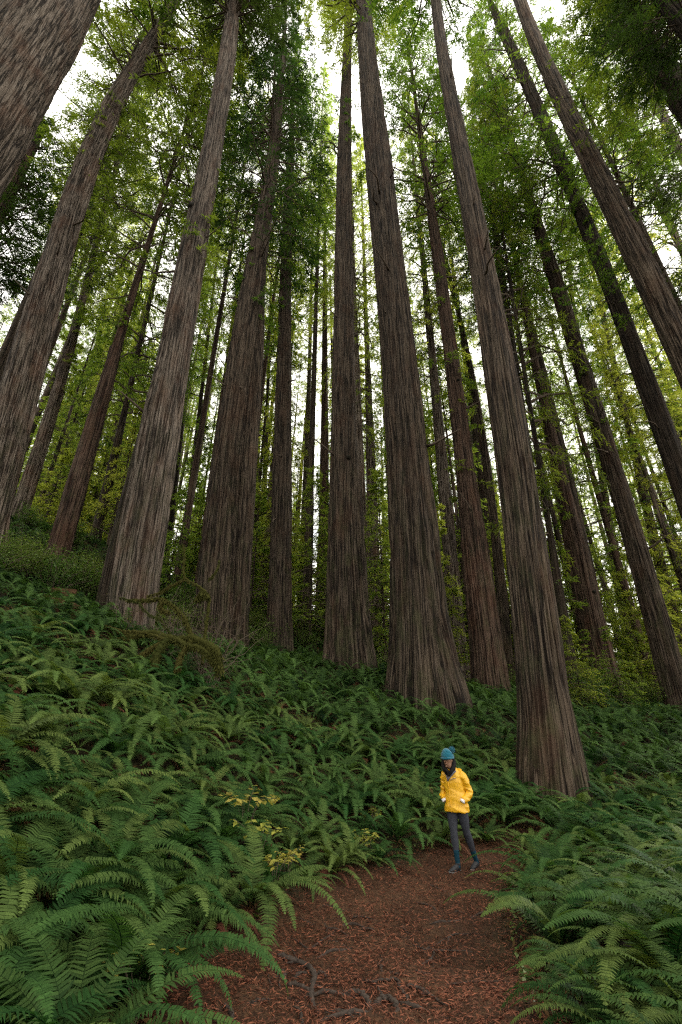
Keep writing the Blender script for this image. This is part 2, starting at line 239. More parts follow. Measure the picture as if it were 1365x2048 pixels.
# ------------------------------------------------------------------ measured trees: D, [(v,u,w)...] base last
# key, D, points, height, crown start v (None: no crown), crown radius, material, label
TREES = [
 dict(k='t1', D=13, H=70, mat='bark_pale', cv=-650, R=5, pts=[(0,120,140),(65,82,160),(200,-10,190),(375,-125,225),(1280,-720,330)],
      label='giant pale trunk crossing the top left corner of the view'),
 dict(k='t2', D=20, H=62, mat='bark_pale', cv=165, R=6, pts=[(135,270,30),(235,220,42),(340,168,50),(450,133,56),(500,120,60),(700,62,80),(850,27,88),(1000,-18,96),(1090,-48,112)],
      label='leaning brown redwood trunk nearest the left edge below the giant corner trunk'),
 dict(k='t3', D=32, H=55, mat='bark_pale', cv=560, R=5, pts=[(600,165,16),(750,125,25),(850,95,30),(975,57,36),(1045,32,42)],
      label='slim pale trunk rising from the shrubby bank at the left'),
 dict(k='t4', D=25, H=52, mat='bark_red', cv=600, R=4.5, pts=[(450,308,10),(660,250,18),(750,215,28),(850,187,38),(975,152,48),(1080,124,50),(1135,112,56)],
      label='reddish redwood trunk with a pale scar strip, rooted on the left bank'),
 dict(k='t5', D=34, H=50, mat='bark_dark', cv=900, R=4, pts=[(800,255,12),(975,215,22),(1085,190,28)],
      label='short dark trunk standing right of the reddish scarred trunk'),
 dict(k='t6', D=18, H=66, mat='bark_pale', cv=40, R=4.5, pts=[(0,469,27),(100,456,33),(200,440,38),(300,427,41),(400,405,46),(500,388,55),(600,370,61),(700,352,67),(800,335,74),(900,313,85),(1000,290,94),(1100,273,103),(1200,264,104),(1268,262,108)],
      label='large pale furrowed redwood behind the mossy branches on the left'),
 dict(k='t6b', D=18.9, H=24, mat='bark_dark', cv=None, R=4, pts=[(700,335,12),(800,312,20),(900,286,26),(1000,252,34),(1100,230,40),(1240,216,50)],
      label='dark split stem fused to the left side of the large pale redwood'),
 dict(k='t7', D=24, H=72, mat='bark', cv=520, R=4.2, pts=[(200,558,16),(300,550,24),(400,535,30),(500,515,40),(600,500,48),(700,487,54),(800,475,57),(900,460,62),(1000,450,66),(1100,434,75),(1200,429,78),(1295,427,80)],
      label='broad grey brown redwood, left of centre, joined by a narrower stem'),
 dict(k='t7b', D=24.3, H=44, mat='bark', cv=None, R=4, pts=[(600,522,16),(700,515,26),(800,508,30),(900,500,36),(1000,496,38),(1100,485,38),(1200,482,38),(1295,479,42)],
      label='narrow stem grown against the right side of the broad grey brown redwood'),
 dict(k='t8', D=30, H=66, mat='bark', cv=560, R=4.4, pts=[(350,580,15),(500,572,22),(600,572,25),(700,570,29),(800,567,34),(1000,564,41),(1100,561,44),(1200,560,50),(1312,560,62)],
      label='straight narrow redwood between the broad creased trunk and the centre trunks'),
 dict(k='t9', D=42, H=66, mat='bark_red', cv=640, R=4, pts=[(650,650,11),(800,650,14),(1000,648,20),(1250,645,30)],
      label='thin reddish trunk just left of the darker centre redwood'),
 dict(k='t10', D=23, H=74, mat='bark', cv=60, R=3.6, pts=[(0,698,15),(100,696,18),(250,690,26),(375,688,31),(500,688,37),(650,688,42),(750,688,47),(900,689,57),(1000,692,67),(1100,694,78),(1200,696,88),(1300,697,99),(1348,697,112)],
      label='upright centre redwood with a dark knot at mid height'),
 dict(k='t11', D=19, H=84, mat='bark', cv=60, R=4.5, pts=[(0,727,29),(100,735,37),(200,743,45),(300,755,53),(400,765,58),(500,775,63),(600,788,67),(700,797,73),(800,806,79),(900,814,87),(1000,823,96),(1100,830,105),(1200,836,118),(1300,842,138),(1360,846,158),(1402,848,182)],
      label='largest redwood in the middle with evenly furrowed bark and flaring base'),
 dict(k='t12', D=26, H=62, mat='bark_red', cv=470, R=4.6, pts=[(225,835,8),(350,853,14),(450,868,20),(500,874,24),(600,888,27),(700,900,30),(800,913,33),(900,927,37),(1000,940,45),(1100,951,55),(1200,962,65),(1300,974,75),(1398,985,90)],
      label='red brown redwood right of the largest middle trunk'),
 dict(k='t13', D=13, H=66, mat='bark', cv=-420, R=4, pts=[(0,871,20),(100,887,25),(200,903,31),(300,920,37),(400,937,43),(500,957,48),(600,979,55),(700,997,63),(800,1012,70),(900,1025,76),(1000,1040,81),(1100,1053,88),(1200,1066,95),(1300,1077,103),(1400,1087,115),(1500,1097,136),(1602,1110,162)],
      label='nearest big redwood standing behind the hiker on the right'),
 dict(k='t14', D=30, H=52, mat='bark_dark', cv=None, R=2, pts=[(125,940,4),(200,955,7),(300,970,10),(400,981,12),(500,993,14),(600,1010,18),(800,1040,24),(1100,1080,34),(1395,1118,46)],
      label='thin bare dark snag rising beside the nearest big redwood'),
 dict(k='t15', D=32, H=40, mat='bark_red', cv=610, R=4, pts=[(545,1035,9),(600,1046,11),(700,1066,15),(800,1088,19),(900,1106,26),(1000,1130,36),(1100,1155,46),(1200,1175,54),(1300,1195,66),(1405,1214,80)],
      label='brown redwood behind dark saplings right of the nearest big redwood'),
 dict(k='t15b', D=34, H=38, mat='bark_dark', cv=690, R=4, pts=[(700,1078,13),(800,1097,16),(900,1122,19),(1000,1150,24),(1200,1188,32),(1400,1225,40)],
      label='dark stem close behind the brown redwood on the right'),
 dict(k='t16', D=27, H=56, mat='bark', cv=640, R=4.4, pts=[(350,1048,10),(450,1078,15),(500,1099,18),(600,1128,25),(700,1156,28),(800,1185,31),(900,1213,37),(1000,1245,43),(1100,1277,50),(1200,1303,55),(1300,1331,61),(1440,1364,76)],
      label='leaning redwood whose base meets the right edge above the ferns'),
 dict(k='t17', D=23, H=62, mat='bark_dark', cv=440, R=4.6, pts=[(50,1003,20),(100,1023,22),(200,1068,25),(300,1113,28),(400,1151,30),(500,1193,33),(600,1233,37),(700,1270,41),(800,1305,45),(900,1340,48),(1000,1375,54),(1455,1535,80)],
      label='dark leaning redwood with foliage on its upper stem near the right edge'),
 dict(k='t18', D=17, H=66, mat='bark', cv=-160, R=4, pts=[(0,1040,24),(100,1080,29),(200,1125,35),(300,1168,40),(400,1214,46),(500,1280,55),(600,1322,60),(700,1355,66),(1470,1690,110)],
      label='bare grey redwood leaning in steeply from the upper right'),
 dict(k='t19', D=12, H=52, mat='bark_dark', cv=150, R=3.2, pts=[(0,1235,40),(75,1287,46),(200,1365,55),(1500,2230,160)],
      label='black silhouetted trunk beneath foliage in the top right corner'),
 dict(k='t20', D=9, H=46, mat='bark_dark', cv=60, R=2.6, pts=[(0,1345,56),(130,1450,66),(1560,2650,190)],
      label='outermost shadowed trunk clipping the top right corner'),
 dict(k='t21', D=27, H=56, mat='bark_pale', cv=110, R=4, pts=[(125,1273,14),(200,1308,19),(300,1362,24),(1450,1920,60)],
      label='pale thin trunk glimpsed in the upper right canopy gap'),
 dict(k='t22', D=36, H=50, mat='bark_pale', cv=400, R=4, pts=[(425,1333,11),(500,1366,15),(1440,1735,44)],
      label='small pale trunk at the right edge, lower than the upper canopy gap'),
 dict(k='t23', D=44, H=64, mat='bark_pale', cv=700, R=4, pts=[(700,735,11),(850,739,16),(1000,745,22),(1300,752,33)],
      label='pale far trunk seen in the gap left of the largest middle redwood'),
 dict(k='t24', D=50, H=60, mat='bark_pale', cv=780, R=4, pts=[(800,618,10),(1000,612,18),(1245,607,30)],
      label='pale far trunk right of the straight narrow redwood'),
 dict(k='t25', D=52, H=56, mat='bark', cv=930, R=3.6, pts=[(950,530,10),(1080,526,13),(1215,521,17)],
      label='small distant trunk just right of the broad creased redwood'),
 dict(k='t26', D=60, H=56, mat='bark_pale', cv=930, R=3.6, pts=[(950,516,7),(1080,512,9),(1215,508,12)],
      label='palest pencil thin distant trunk touching the broad creased redwood'),
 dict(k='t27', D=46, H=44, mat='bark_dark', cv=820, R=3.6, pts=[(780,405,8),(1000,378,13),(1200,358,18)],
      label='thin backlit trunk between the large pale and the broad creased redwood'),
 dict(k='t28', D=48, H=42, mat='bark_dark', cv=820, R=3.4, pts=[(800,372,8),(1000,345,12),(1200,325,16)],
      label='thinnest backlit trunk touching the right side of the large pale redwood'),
 dict(k='t29', D=36, H=56, mat='bark', cv=650, R=4, pts=[(590,908,9),(700,933,12),(800,955,15),(1000,982,18),(1200,1003,24),(1390,1022,32)],
      label='grey trunk filling the gap between the red brown and nearest big redwoods'),
 dict(k='t30', D=36, H=60, mat='bark_pale', cv=760, R=4, pts=[(900,882,22),(1100,900,30),(1300,918,36),(1385,924,44)],
      label='greyish trunk peeking from behind the right side of the largest redwood'),
 dict(k='t32', D=48, H=50, mat='bark', cv=950, R=4, pts=[(1000,1212,16),(1100,1228,22),(1300,1262,30),(1420,1282,36)],
      label='far trunk wrapped in foliage between the two right hand redwoods'),
 dict(k='t33', D=42, H=50, mat='bark_dark', cv=900, R=4, pts=[(900,1268,16),(1000,1290,20),(1100,1313,23),(1200,1340,27),(1430,1395,36)],
      label='dark far trunk close to the right edge behind the leaning redwood'),
 dict(k='t34', D=28, H=40, mat='bark_dark', cv=1080, R=3.2, pts=[(1050,1098,13),(1300,1138,24),(1410,1155,30)],
      label='dark mossy stem showing past the right side of the nearest big redwood'),
 dict(k='t37', D=24, H=40, mat='bark_red', cv=560, R=4.2, pts=[(150,140,8),(250,95,15),(390,15,26),(1150,-340,60)],
      label='dense dark crowned tree below the giant corner trunk at upper left'),
]
def tree_curve(t):
    P = [(at(u, v, t['D']), wd) for v, u, wd in t['pts']]
    z = np.array([p[2] for p, _ in P]); x = np.array([p[0] for p, _ in P])
    r = np.array([wd*depth(p)/(2*F)*math.cos(math.atan2(abs(p[0]), depth(p))) for p, wd in P])
    o = np.argsort(z); z, x, r = z[o], x[o], r[o]
    return z, x, r
for t in TREES:
    if t['D'] >= 20 and t['k'] not in ('t14', 't37'): t['H'] = max(t['H'], 86)
    t['R'] *= 1.35
    t['z'], t['x'], t['r'] = tree_curve(t)
    deg = 3 if len(t['z']) > 7 else (2 if len(t['z']) > 3 else 1)
    t['zc'] = t['z'].mean(); t['zs'] = max(1, t['z'].std())
    t['poly'] = np.polyfit((t['z']-t['zc'])/t['zs'], t['x'], deg)
def axis_x(t, z):
    """x of stem axis, straight beyond measured top"""
    f = lambda q: np.polyval(t['poly'], (q-t['zc'])/t['zs'])
    zt = t['z'][-1]; zb = t['z'][0]
    z = np.asarray(z, float); zz = np.clip(z, zb-.5, zt)
    s = (f(zt)-f(zt-4))/4
    s = np.clip(s, -.12, .12)
    return f(zz) + np.where(z > zt, (z-zt)*s, 0)
# ------------------------------------------------------------------ terrain
PATH = np.array([(-.5, -14), (-.2, -6), (0, 0), (.05, 4.2), (.3, 5.5), (.72, 7), (1.5, 8.3), (2.7, 9.7), (4.4, 10.7), (7, 11.5), (12, 12.6), (30, 16)], float)
PW = np.array([1.1, 1.1, 1.2, 1.15, 1.12, 1.05, .78, .3, .15, .12, .12, .1])
ps = spline(np.column_stack([PATH, PW]), 240)
def path_d(x, y):
    x = np.asarray(x, float); y = np.asarray(y, float); sh = x.shape; x = x.ravel(); y = y.ravel(); out = np.full(len(x), 1e3)
    near = (np.abs(y) < 25) & (np.abs(x) < 32)
    q = np.where(near)[0]
    for c in np.array_split(q, max(1, len(q)//20000)):
        d = np.hypot(x[c, None]-ps[None, :, 0], y[c, None]-ps[None, :, 1]) - ps[None, :, 2]
        out[c] = d.min(1)
    return out.reshape(sh)
anch = [(-.3, 0, .03), (0, 2.5, .02), (0, 4.2, .0), (.25, 5.5, 0), (.5, 7, .02), (1.2, 8.4, .0), (1.8, 8.6, 0), (2.6, 9.8, .05), (4.4, 10.7, .1), (7, 11.5, .1),
        (-1.5, 3, .12), (-1.6, 5, .2), (-1.3, 7, .3), (-.4, 9, .3), (1.2, 10.2, .35), (3.0, 11.3, .4),
        (-3.4, 3, .8), (-3.6, 5.5, 1.1), (-3, 8, 1.25), (-1.5, 10.5, 1.25), (1, 12.5, 1.1), (-2, 13.5, 2.2), (2, 15, 1.9),
        (-6, 3, 1.9), (-6.5, 7, 2.5), (-6, 11, 3.2), (-10, 9, 4.4), (-10, 14, 5.6), (-5, 15, 4.1), (0, 18, 3.1),
        (1.9, 3, -.05), (2.2, 5, -.05), (3, 7, -.1), (4, 9, .0), (5, 4, -.3), (7, 8, -.3), (10, 10, -.2), (9, 14.5, .5), (14, 18, .9), (10, 4, -.6), (16, 10, -.5),
        (0, -8, 0), (-8, -8, 1.5), (8, -8, -.6), (-20, 0, 6), (20, 0, -1.2), (-18, 14, 9), (24, 24, 1.2),
        (-45, 30, 22), (-30, 55, 24), (0, 60, 8.5), (25, 60, 5), (55, 50, 2), (50, 15, -2), (0, 110, 12), (60, 110, 4), (-60, 110, 34), (-60, -30, 16), (60, -40, -5), (0, -50, -1), (110, 60, 0), (-110, 60, 40)]
for t in TREES:
    zb = t['z'][0]
    if t['k'] in ('t1', 't18', 't19', 't20', 't21', 't22', 't37', 't6b', 't7b', 't15b', 't34'): continue
    anch.append((float(axis_x(t, zb)), t['D'], zb + .05))
A = np.array(anch)
def K(r): return np.where(r > 1e-9, r*r*np.log(r+1e-12), 0)
NA = len(A); dd = np.hypot(A[:, None, 0]-A[None, :, 0], A[:, None, 1]-A[None, :, 1])
Mx = np.zeros((NA+3, NA+3)); Mx[:NA, :NA] = K(dd) + np.eye(NA)*1.0; Mx[:NA, NA] = 1; Mx[:NA, NA+1] = A[:, 0]; Mx[:NA, NA+2] = A[:, 1]; Mx[NA:, :NA] = Mx[:NA, NA:].T
sol = np.linalg.solve(Mx, np.concatenate([A[:, 2], [0, 0, 0]]))
def bump(x, y):
    return (lattice(x*.9+50, y*.9+50, 512, 3, 512)-.5)*.14 + (lattice(x*2.7+90, y*2.7+50, 1024, 4, 1024)-.5)*.05
def Hh(x, y):
    x = np.asarray(x, float); y = np.asarray(y, float); sh = x.shape; x = x.ravel(); y = y.ravel(); out = np.empty(len(x))
    xc = np.clip(x, -110, 110); yc = np.clip(y, -50, 115)
    for c in np.array_split(np.arange(len(x)), max(1, len(x)//20000)):
        r = np.hypot(xc[c, None]-A[None, :, 0], yc[c, None]-A[None, :, 1])
        out[c] = K(r) @ sol[:NA] + sol[NA] + sol[NA+1]*xc[c] + sol[NA+2]*yc[c]
    d = path_d(x, y)
    tread = np.clip(-d/.5, 0, 1)
    out += bump(x, y)*np.where(np.abs(x)+np.abs(y) < 300, 1, 0)*(1-.6*tread) - .05*tread
    return out.reshape(sh)
def ax(lo, hi, fine, flo, fhi, grow=1.12):
    m = list(np.arange(flo, fhi, fine)); s = fine; a = [flo]; 
    while a[-1] > lo: s *= grow; a.append(a[-1]-s)
    s = fine; b = [m[-1]]
    while b[-1] < hi: s *= grow; b.append(b[-1]+s)
    return np.array(sorted(a[1:]) + m + b[1:])
gx = ax(-700, 700, .08, -3, 6); gy = ax(-500, 1200, .08, 2.5, 12)
X, Y = np.meshgrid(gx, gy, indexing='ij'); Z = Hh(X, Y)
dP = path_d(X, Y)
edge = (lattice(X*1.6+90, Y*1.6+90, 2048, 9, 2048)-.5)*.5
trail = np.clip(.5-(dP+edge-.15)/.35, 0, 1)
# micro relief of duff on the trail
Z = Z + np.where(dP < 2, (lattice(X*9+200, Y*9+200, 2048, 11, 2048)-.5)*.022 + (lattice(X*5+200, Y*4+100, 2048, 12, 2048)-.5)*.03, 0)
nx, ny = X.shape
idx = np.arange(nx*ny).reshape(nx, ny)
Q = np.stack([idx[:-1, :-1], idx[1:, :-1], idx[1:, 1:], idx[:-1, 1:]], -1).reshape(-1, 4)
gm = make_mesh('ground', np.stack([X, Y, Z], -1).reshape(-1, 3), Q, M['ground'], True, attrs={'trail': ('FLOAT', trail.ravel())})
tag(link('ground', gm), kind='structure')
def hz(x, y): return float(Hh(np.array([x]), np.array([y]))[0])
# ------------------------------------------------------------------ trunks
def trunk_mesh(name, z0, zmeas, rmeas, axx, axy, H, ztop_m, matl, seg, seed, near, flare=1.0):
    top = H
    dz = .30 if near == 2 else (.6 if near == 1 else 1.5)
    zs = np.concatenate([np.arange(z0-1.2, z0+6, dz*.6), np.arange(z0+6, top, dz)])
    r = np.interp(zs, zmeas, rmeas)
    zt = zmeas[-1]; rt = rmeas[-1]
    m = zs > zt
    r[m] = rt*np.clip((top-zs[m])/(top-zt+1e-6), .02, 1)**.8
    k = max(3, int(2.4/dz)); ker = np.ones(k)/k
    r = np.convolve(np.pad(r, (k//2, k-1-k//2), mode='edge'), ker, 'valid')
    h = zs-z0
    fl = .94 + .03*flare*np.exp(-np.clip(h, 0, None)/1.1) + .1*np.clip(-h, 0, 1)
    th = np.arange(seg)/seg
    TH, Zs = np.meshgrid(th, zs); Hs = Zs-z0
    rr = (r*fl)[:, None]*np.ones_like(TH)
    rb = float(np.interp(z0+3, zmeas, rmeas))
    # broad flutes and buttress lobes
    nl = 9 if near else 5
    tw = Hs*.006*(1 if seed % 2 else -1)
    lob = lattice((TH+tw)*nl, Hs/14+3, nl, seed)-.5
    rr *= 1 + (lattice(TH*3, Hs/3.5+9, 3, seed+7)-.5)*.07
    rr *= 1 + lob*(.09 + .20*np.exp(-np.clip(Hs, 0, None)/1.6))
    if near:
        circ = 2*math.pi*max(rb, .3)
        wob = (lattice(TH*12, Hs/1.7+5, 12, seed+1)-.5)*.020 + (lattice(TH*30, Hs/.8+5, 30, seed+5)-.5)*.006
        nf = max(10, int(circ/.20)); nf2 = max(16, int(circ/.09))
        a = lattice((TH+wob)*nf, Hs/4.5+7, nf, seed+2); b = lattice((TH+wob)*nf2, Hs/2.2+7, nf2, seed+3)
        rg = np.clip(np.abs(2*a-1)*2.6, 0, 1)**.8; rg2 = np.clip(np.abs(2*b-1)*2.2, 0, 1)
        amp = np.clip(.075*r/.9, .012, .10)[:, None]
        rr += amp*(rg-.7)*1.25 + amp*.6*(rg2-.7)
    ang = TH*2*math.pi
    cx = axx(zs)[:, None]; cyy = axy(zs)[:, None]
    Vx = cx + rr*np.cos(ang); Vy = cyy + rr*np.sin(ang)
    V = np.stack([Vx, Vy, Zs], -1).reshape(-1, 3)
    n = len(zs); i = np.arange(n-1)[:, None]*seg; j = np.arange(seg)[None]; k2 = (j+1) % seg
    Qd = np.stack([i+j, i+k2, i+seg+k2, i+seg+j], -1).reshape(-1, 4)
    bk = np.stack([rb*np.cos(ang)+seed*1.37, rb*np.sin(ang)+seed*.7, Hs], -1).reshape(-1, 3)
    return make_mesh(name, V, Qd, matl, True, attrs={'bk': ('FLOAT_VECTOR', bk)})
# ------------------------------------------------------------------ crown prototypes
def leaves(P, D, Nn, Ln, Wd, tone, mb, curl=0.0):
    """diamond leaves: base P, direction D, plane normal N"""
    S = np.cross(D, Nn); S /= np.linalg.norm(S, axis=1)[:, None]+1e-9
    Ln = np.asarray(Ln)[:, None]; Wd = np.asarray(Wd)[:, None]
    a = P; b = P + D*Ln*.45 + S*Wd*.5; c = P + D*Ln - Nn*Ln*curl; d = P + D*Ln*.45 - S*Wd*.5
    V = np.stack([a, b, c, d], 1).reshape(-1, 3); n = len(P)
    mb.add(V, np.arange(4*n).reshape(-1, 4), np.repeat(tone, 4))
def rotz_(V, a):
    c, s_ = math.cos(a), math.sin(a); return V @ np.array([[c, s_, 0], [-s_, c, 0], [0, 0, 1]])
def norm(v): return v/(np.linalg.norm(v, axis=-1, keepdims=True)+1e-9)
def crown_proto(seed, Hc=30, R=4.5, nb=150, ntw=13, nlf=12, lsize=.34, shape='cone', sparse=0., matl='leaf', up=.25, rel=1.0):
    g = np.random.default_rng(seed); lf = MB(); br = MB()
    pads = g.random(40)
    for i in range(nb):
        t = (i + g.random())/nb
        if g.random() < sparse: continue
        az = i*2.39996 + g.normal()*.5
        if lattice(np.array([(az/6.2832 % 1)*5]), np.array([t*Hc/3.2]), 5, seed)[0] < .42 and g.random() < .85: continue
        if shape == 'cone': prof = min(1, .6+t*2.2)*(1-t)**.55*1.1
        elif shape == 'column': prof = (.75+.25*math.sin(t*9+seed))*(1-t**3)
        else: prof = (1-t)**.9
        Lb = max(.5, R*prof*g.uniform(.55, 1.2))
        e0 = g.uniform(-.15, .45)+up*t; bend = g.uniform(.5, 1.1)
        s = np.linspace(0, 1, 8)
        hx = Lb*s; hzv = Lb*(math.tan(e0)*s - bend*.55*s**2 + .16*s**4) + g.normal()*.0
        P = np.stack([hx*math.cos(az), hx*math.sin(az), t*Hc + hzv], -1)
        P[1:] += g.normal(0, .05*Lb, (7, 3))*s[1:, None]
        add_tube(br, P, np.linspace(.012+.016*Lb, .006, 8), 4, .3, cap=False)
        k = max(4, int(ntw*Lb/R)); q = np.sort(1-.78*g.random(k)**1.3); side = np.where(np.arange(k) % 2, 1, -1)
        base = np.stack([np.interp(q, s, P[:, c]) for c in range(3)], -1)
        dirb = np.array([math.cos(az), math.sin(az), -.15]); lat = np.array([-math.sin(az), math.cos(az), 0])
        tl = Lb*.42*(1.15-q*.75)*g.uniform(.6, 1.25, k)
        td = norm(dirb*g.uniform(.45, .9, (k, 1)) + lat*side[:, None]*g.uniform(.5, 1, (k, 1)) + np.array([0, 0, 1])*g.normal(-.12, .22, (k, 1)))
        # needles sprays along each twig
        m = nlf; ss = np.tile(np.linspace(.08, 1, m), k); ki = np.repeat(np.arange(k), m)
        PP = base[ki] + td[ki]*(tl[ki]*ss)[:, None]; PP[:, 2] -= (tl[ki]*ss**2)*.35
        PP += g.normal(0, .045, PP.shape)
        sg = np.where(g.random(len(ki)) < .5, 1, -1)[:, None]
        nn = norm(np.array([0, 0, 1]) + g.normal(0, .55, PP.shape))
        sd_ = norm(np.cross(td[ki], nn))
        dl = norm(td[ki]*g.uniform(.4, 1.1, (len(ki), 1)) + sd_*sg*g.uniform(.4, 1, (len(ki), 1)) + np.array([0, 0, -.35])*g.random((len(ki), 1)))
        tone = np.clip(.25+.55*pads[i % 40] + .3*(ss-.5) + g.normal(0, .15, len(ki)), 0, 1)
        ln = lsize*g.uniform(.6, 1.35, len(ki))
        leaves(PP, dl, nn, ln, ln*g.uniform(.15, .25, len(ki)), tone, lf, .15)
        add_tube(br, np.stack([base[0], base[0]+td[0]*tl[0]]), [.02, .006], 3, .3, cap=False)
        for w_ in range(1, k, 2): add_tube(br, np.stack([base[w_], base[w_]+td[w_]*tl[w_]*.8]), [.014, .005], 3, .3, cap=False)
    return lf.mesh('crown', M[matl]), br.mesh('branches', M['twig'])
HCR = dict(mid=(26, 3.6), wisp=(14, 2.0), young=(14, 3.0))
PROTO = {
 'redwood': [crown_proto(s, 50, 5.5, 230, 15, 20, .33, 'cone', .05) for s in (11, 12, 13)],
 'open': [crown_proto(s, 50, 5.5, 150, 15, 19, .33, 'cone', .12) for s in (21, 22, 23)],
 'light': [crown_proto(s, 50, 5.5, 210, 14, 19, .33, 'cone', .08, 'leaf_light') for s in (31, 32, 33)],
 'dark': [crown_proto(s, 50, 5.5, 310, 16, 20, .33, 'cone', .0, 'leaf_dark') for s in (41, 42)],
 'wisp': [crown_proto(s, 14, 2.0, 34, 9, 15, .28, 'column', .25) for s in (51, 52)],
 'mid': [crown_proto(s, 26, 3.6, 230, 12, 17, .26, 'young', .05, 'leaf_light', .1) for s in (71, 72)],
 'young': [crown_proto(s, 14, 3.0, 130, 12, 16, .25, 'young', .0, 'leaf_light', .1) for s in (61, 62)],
}
def place_crown(root, kind, i, base, axisdir, length, R, rot, name='crown'):
    lf, br = PROTO[kind][i % len(PROTO[kind])]
    hc, rc = HCR.get(kind, (50, 5.5))
    q = Vector((0, 0, 1)).rotation_difference(Vector(axisdir)) @ Quaternion((0, 0, 1), rot)
    for nm, me in ((name, lf), ('branches', br)):
        o = bpy.data.objects.new(nm, me); C.objects.link(o); o.parent = root
        o.matrix_local = Matrix.LocRotScale(Vector(base)-root.location, q, Vector((R/rc, R/rc, length/hc)))
KIND = dict(t1='open', t2='open', t3='light', t4='redwood', t5='redwood', t6='dark', t7='dark', t8='redwood', t9='light', t10='open', t11='open', t12='redwood',
            t13='open', t15='redwood', t15b='redwood', t16='open', t17='redwood', t18='open', t19='redwood', t20='dark', t21='open', t22='open', t23='light', t24='light',
            t25='light', t26='light', t27='open', t28='open', t29='redwood', t30='light', t32='light', t33='redwood', t34='redwood', t37='dark')
for n, t in enumerate(TREES):
    zb = t['z'][0]; xb = float(axis_x(t, zb)); D = t['D']
    g0 = hz(xb, D); z0 = min(zb, g0) if abs(zb-g0) < 1.5 else g0
    root = link('redwood_tree', None, loc=(xb, D, z0)); tag(root, t['label'], 'tree')
    near = 2 if (D < 27 and t['pts'][-1][2] > 80) else (1 if D < 45 else 0)
    seg = {2: 288, 1: 128, 0: 40}[near]
    top = z0 + t['H']
    if t['cv'] is not None: top = max(top, at(682, t['cv'], D)[2]+18) if t['cv'] > -300 else top
    me = trunk_mesh('trunk', z0, t['z'], t['r'], lambda z, t=t: axis_x(t, z), lambda z, D=D: np.full(len(z), float(D)), top, t['z'][-1], M[t['mat']], seg, 100+n, near)
    me.transform(Matrix.Translation((-xb, -D, -z0)))
    link('trunk', me, root)
    t['root'] = root; t['z0'] = z0; t['top'] = top
    if t['cv'] is None: continue
    zc = min(at(682, t['cv'], D)[2], top-15)
    if t['k'] == 't1': zc = z0+52
    xa, xt = float(axis_x(t, zc)), float(axis_x(t, top))
    place_crown(root, KIND[t['k']], n, (xa, D, zc), (xt-xa, 0, top-zc), top-zc+2, t['R'], n*1.3)
for k, v in (('t7', 640), ('t6', 520), ('t2', 330), ('t12', 1000), ('t12', 760), ('t16', 900), ('t17', 620), ('t8', 700), ('t15', 820), ('t4', 760), ('t10', 300), ('t3', 800), ('t29', 900), ('t32', 1150), ('t33', 1150), ('t34', 1200)):
    t = [q for q in TREES if q['k'] == k][0]; zc = at(682, v, t['D'])[2]
    xa = float(axis_x(t, zc)); xt = float(axis_x(t, zc+12))
    place_crown(t['root'], 'wisp', len(k)+v, (xa, t['D'], zc), (xt-xa, 0, 12), 13, 2.0*(t['D']/26)**.5, v, 'lower_foliage')
def stub_mesh(seed):
    g = np.random.default_rng(seed); P = [np.zeros(3)]; d = norm(np.array([1, g.normal(0, .2), g.uniform(-.3, .3)]))
    for _ in range(6): d = norm(d+g.normal(0, .16, 3)); P.append(P[-1]+d*.2)
    m = MB(); add_tube(m, np.array(P), np.linspace(.055, .016, 7), 6, .3); return m.mesh('branch_stub', M['twig'], True)
STUB = [stub_mesh(i) for i in range(4)]
gs = random.Random(4)
for t in TREES:
    if t['D'] > 37 or t['k'] in ('t1', 't20', 't19'): continue
    for j in range(gs.randint(4, 7)):
        h = gs.uniform(9, min(t['top']-t['z0'], 45)); a = gs.uniform(-2.9, -.2); r = float(np.interp(t['z0']+h, t['z'], t['r']))*.93
        s_ = gs.uniform(.5, 1.5); link('branch_stub', STUB[gs.randrange(4)], t['root'], loc=(float(axis_x(t, t['z0']+h)) - t['root'].location.x + r*math.cos(a), r*math.sin(a), h), rot=(0, gs.uniform(-.5, .6), a), scale=(s_,)*3)
def knot(k, v, du, sz):
    t = [q for q in TREES if q['k'] == k][0]; z = at(682, v, t['D'])[2]; r = float(np.interp(z, t['z'], t['r'])); x = float(axis_x(t, z))+du*r; y = -math.sqrt(max(0, 1-du*du))*r*1.0
    th = np.linspace(0, 2*math.pi, 19); m = MB(); c = np.array([x-t['root'].location.x, y, z-t['z0']]); n = norm(np.array([du, -math.sqrt(1-du*du), -.1])); a_ = norm(np.cross(n, [0, 0, 1.])); b_ = np.cross(a_, n)
    P = c + (np.cos(th)[:, None]*a_+np.sin(th)[:, None]*b_*1.25)*sz; add_tube(m, np.array([c-n*.15, c, c+n*sz*.35, c+n*sz*.55]), [sz*1.5, sz*1.3, sz*.8, sz*.3], 11); m.v[-1] = m.v[-1]+np.random.default_rng(5).normal(0, sz*.13, m.v[-1].shape)
    link('knot', m.mesh('knot', M['bark_dark'], True), t['root'])
knot('t10', 930, .25, .10); knot('t12', 770, .3, .09); knot('t6', 430, -.6, .2); knot('t15', 1190, .3, .1)
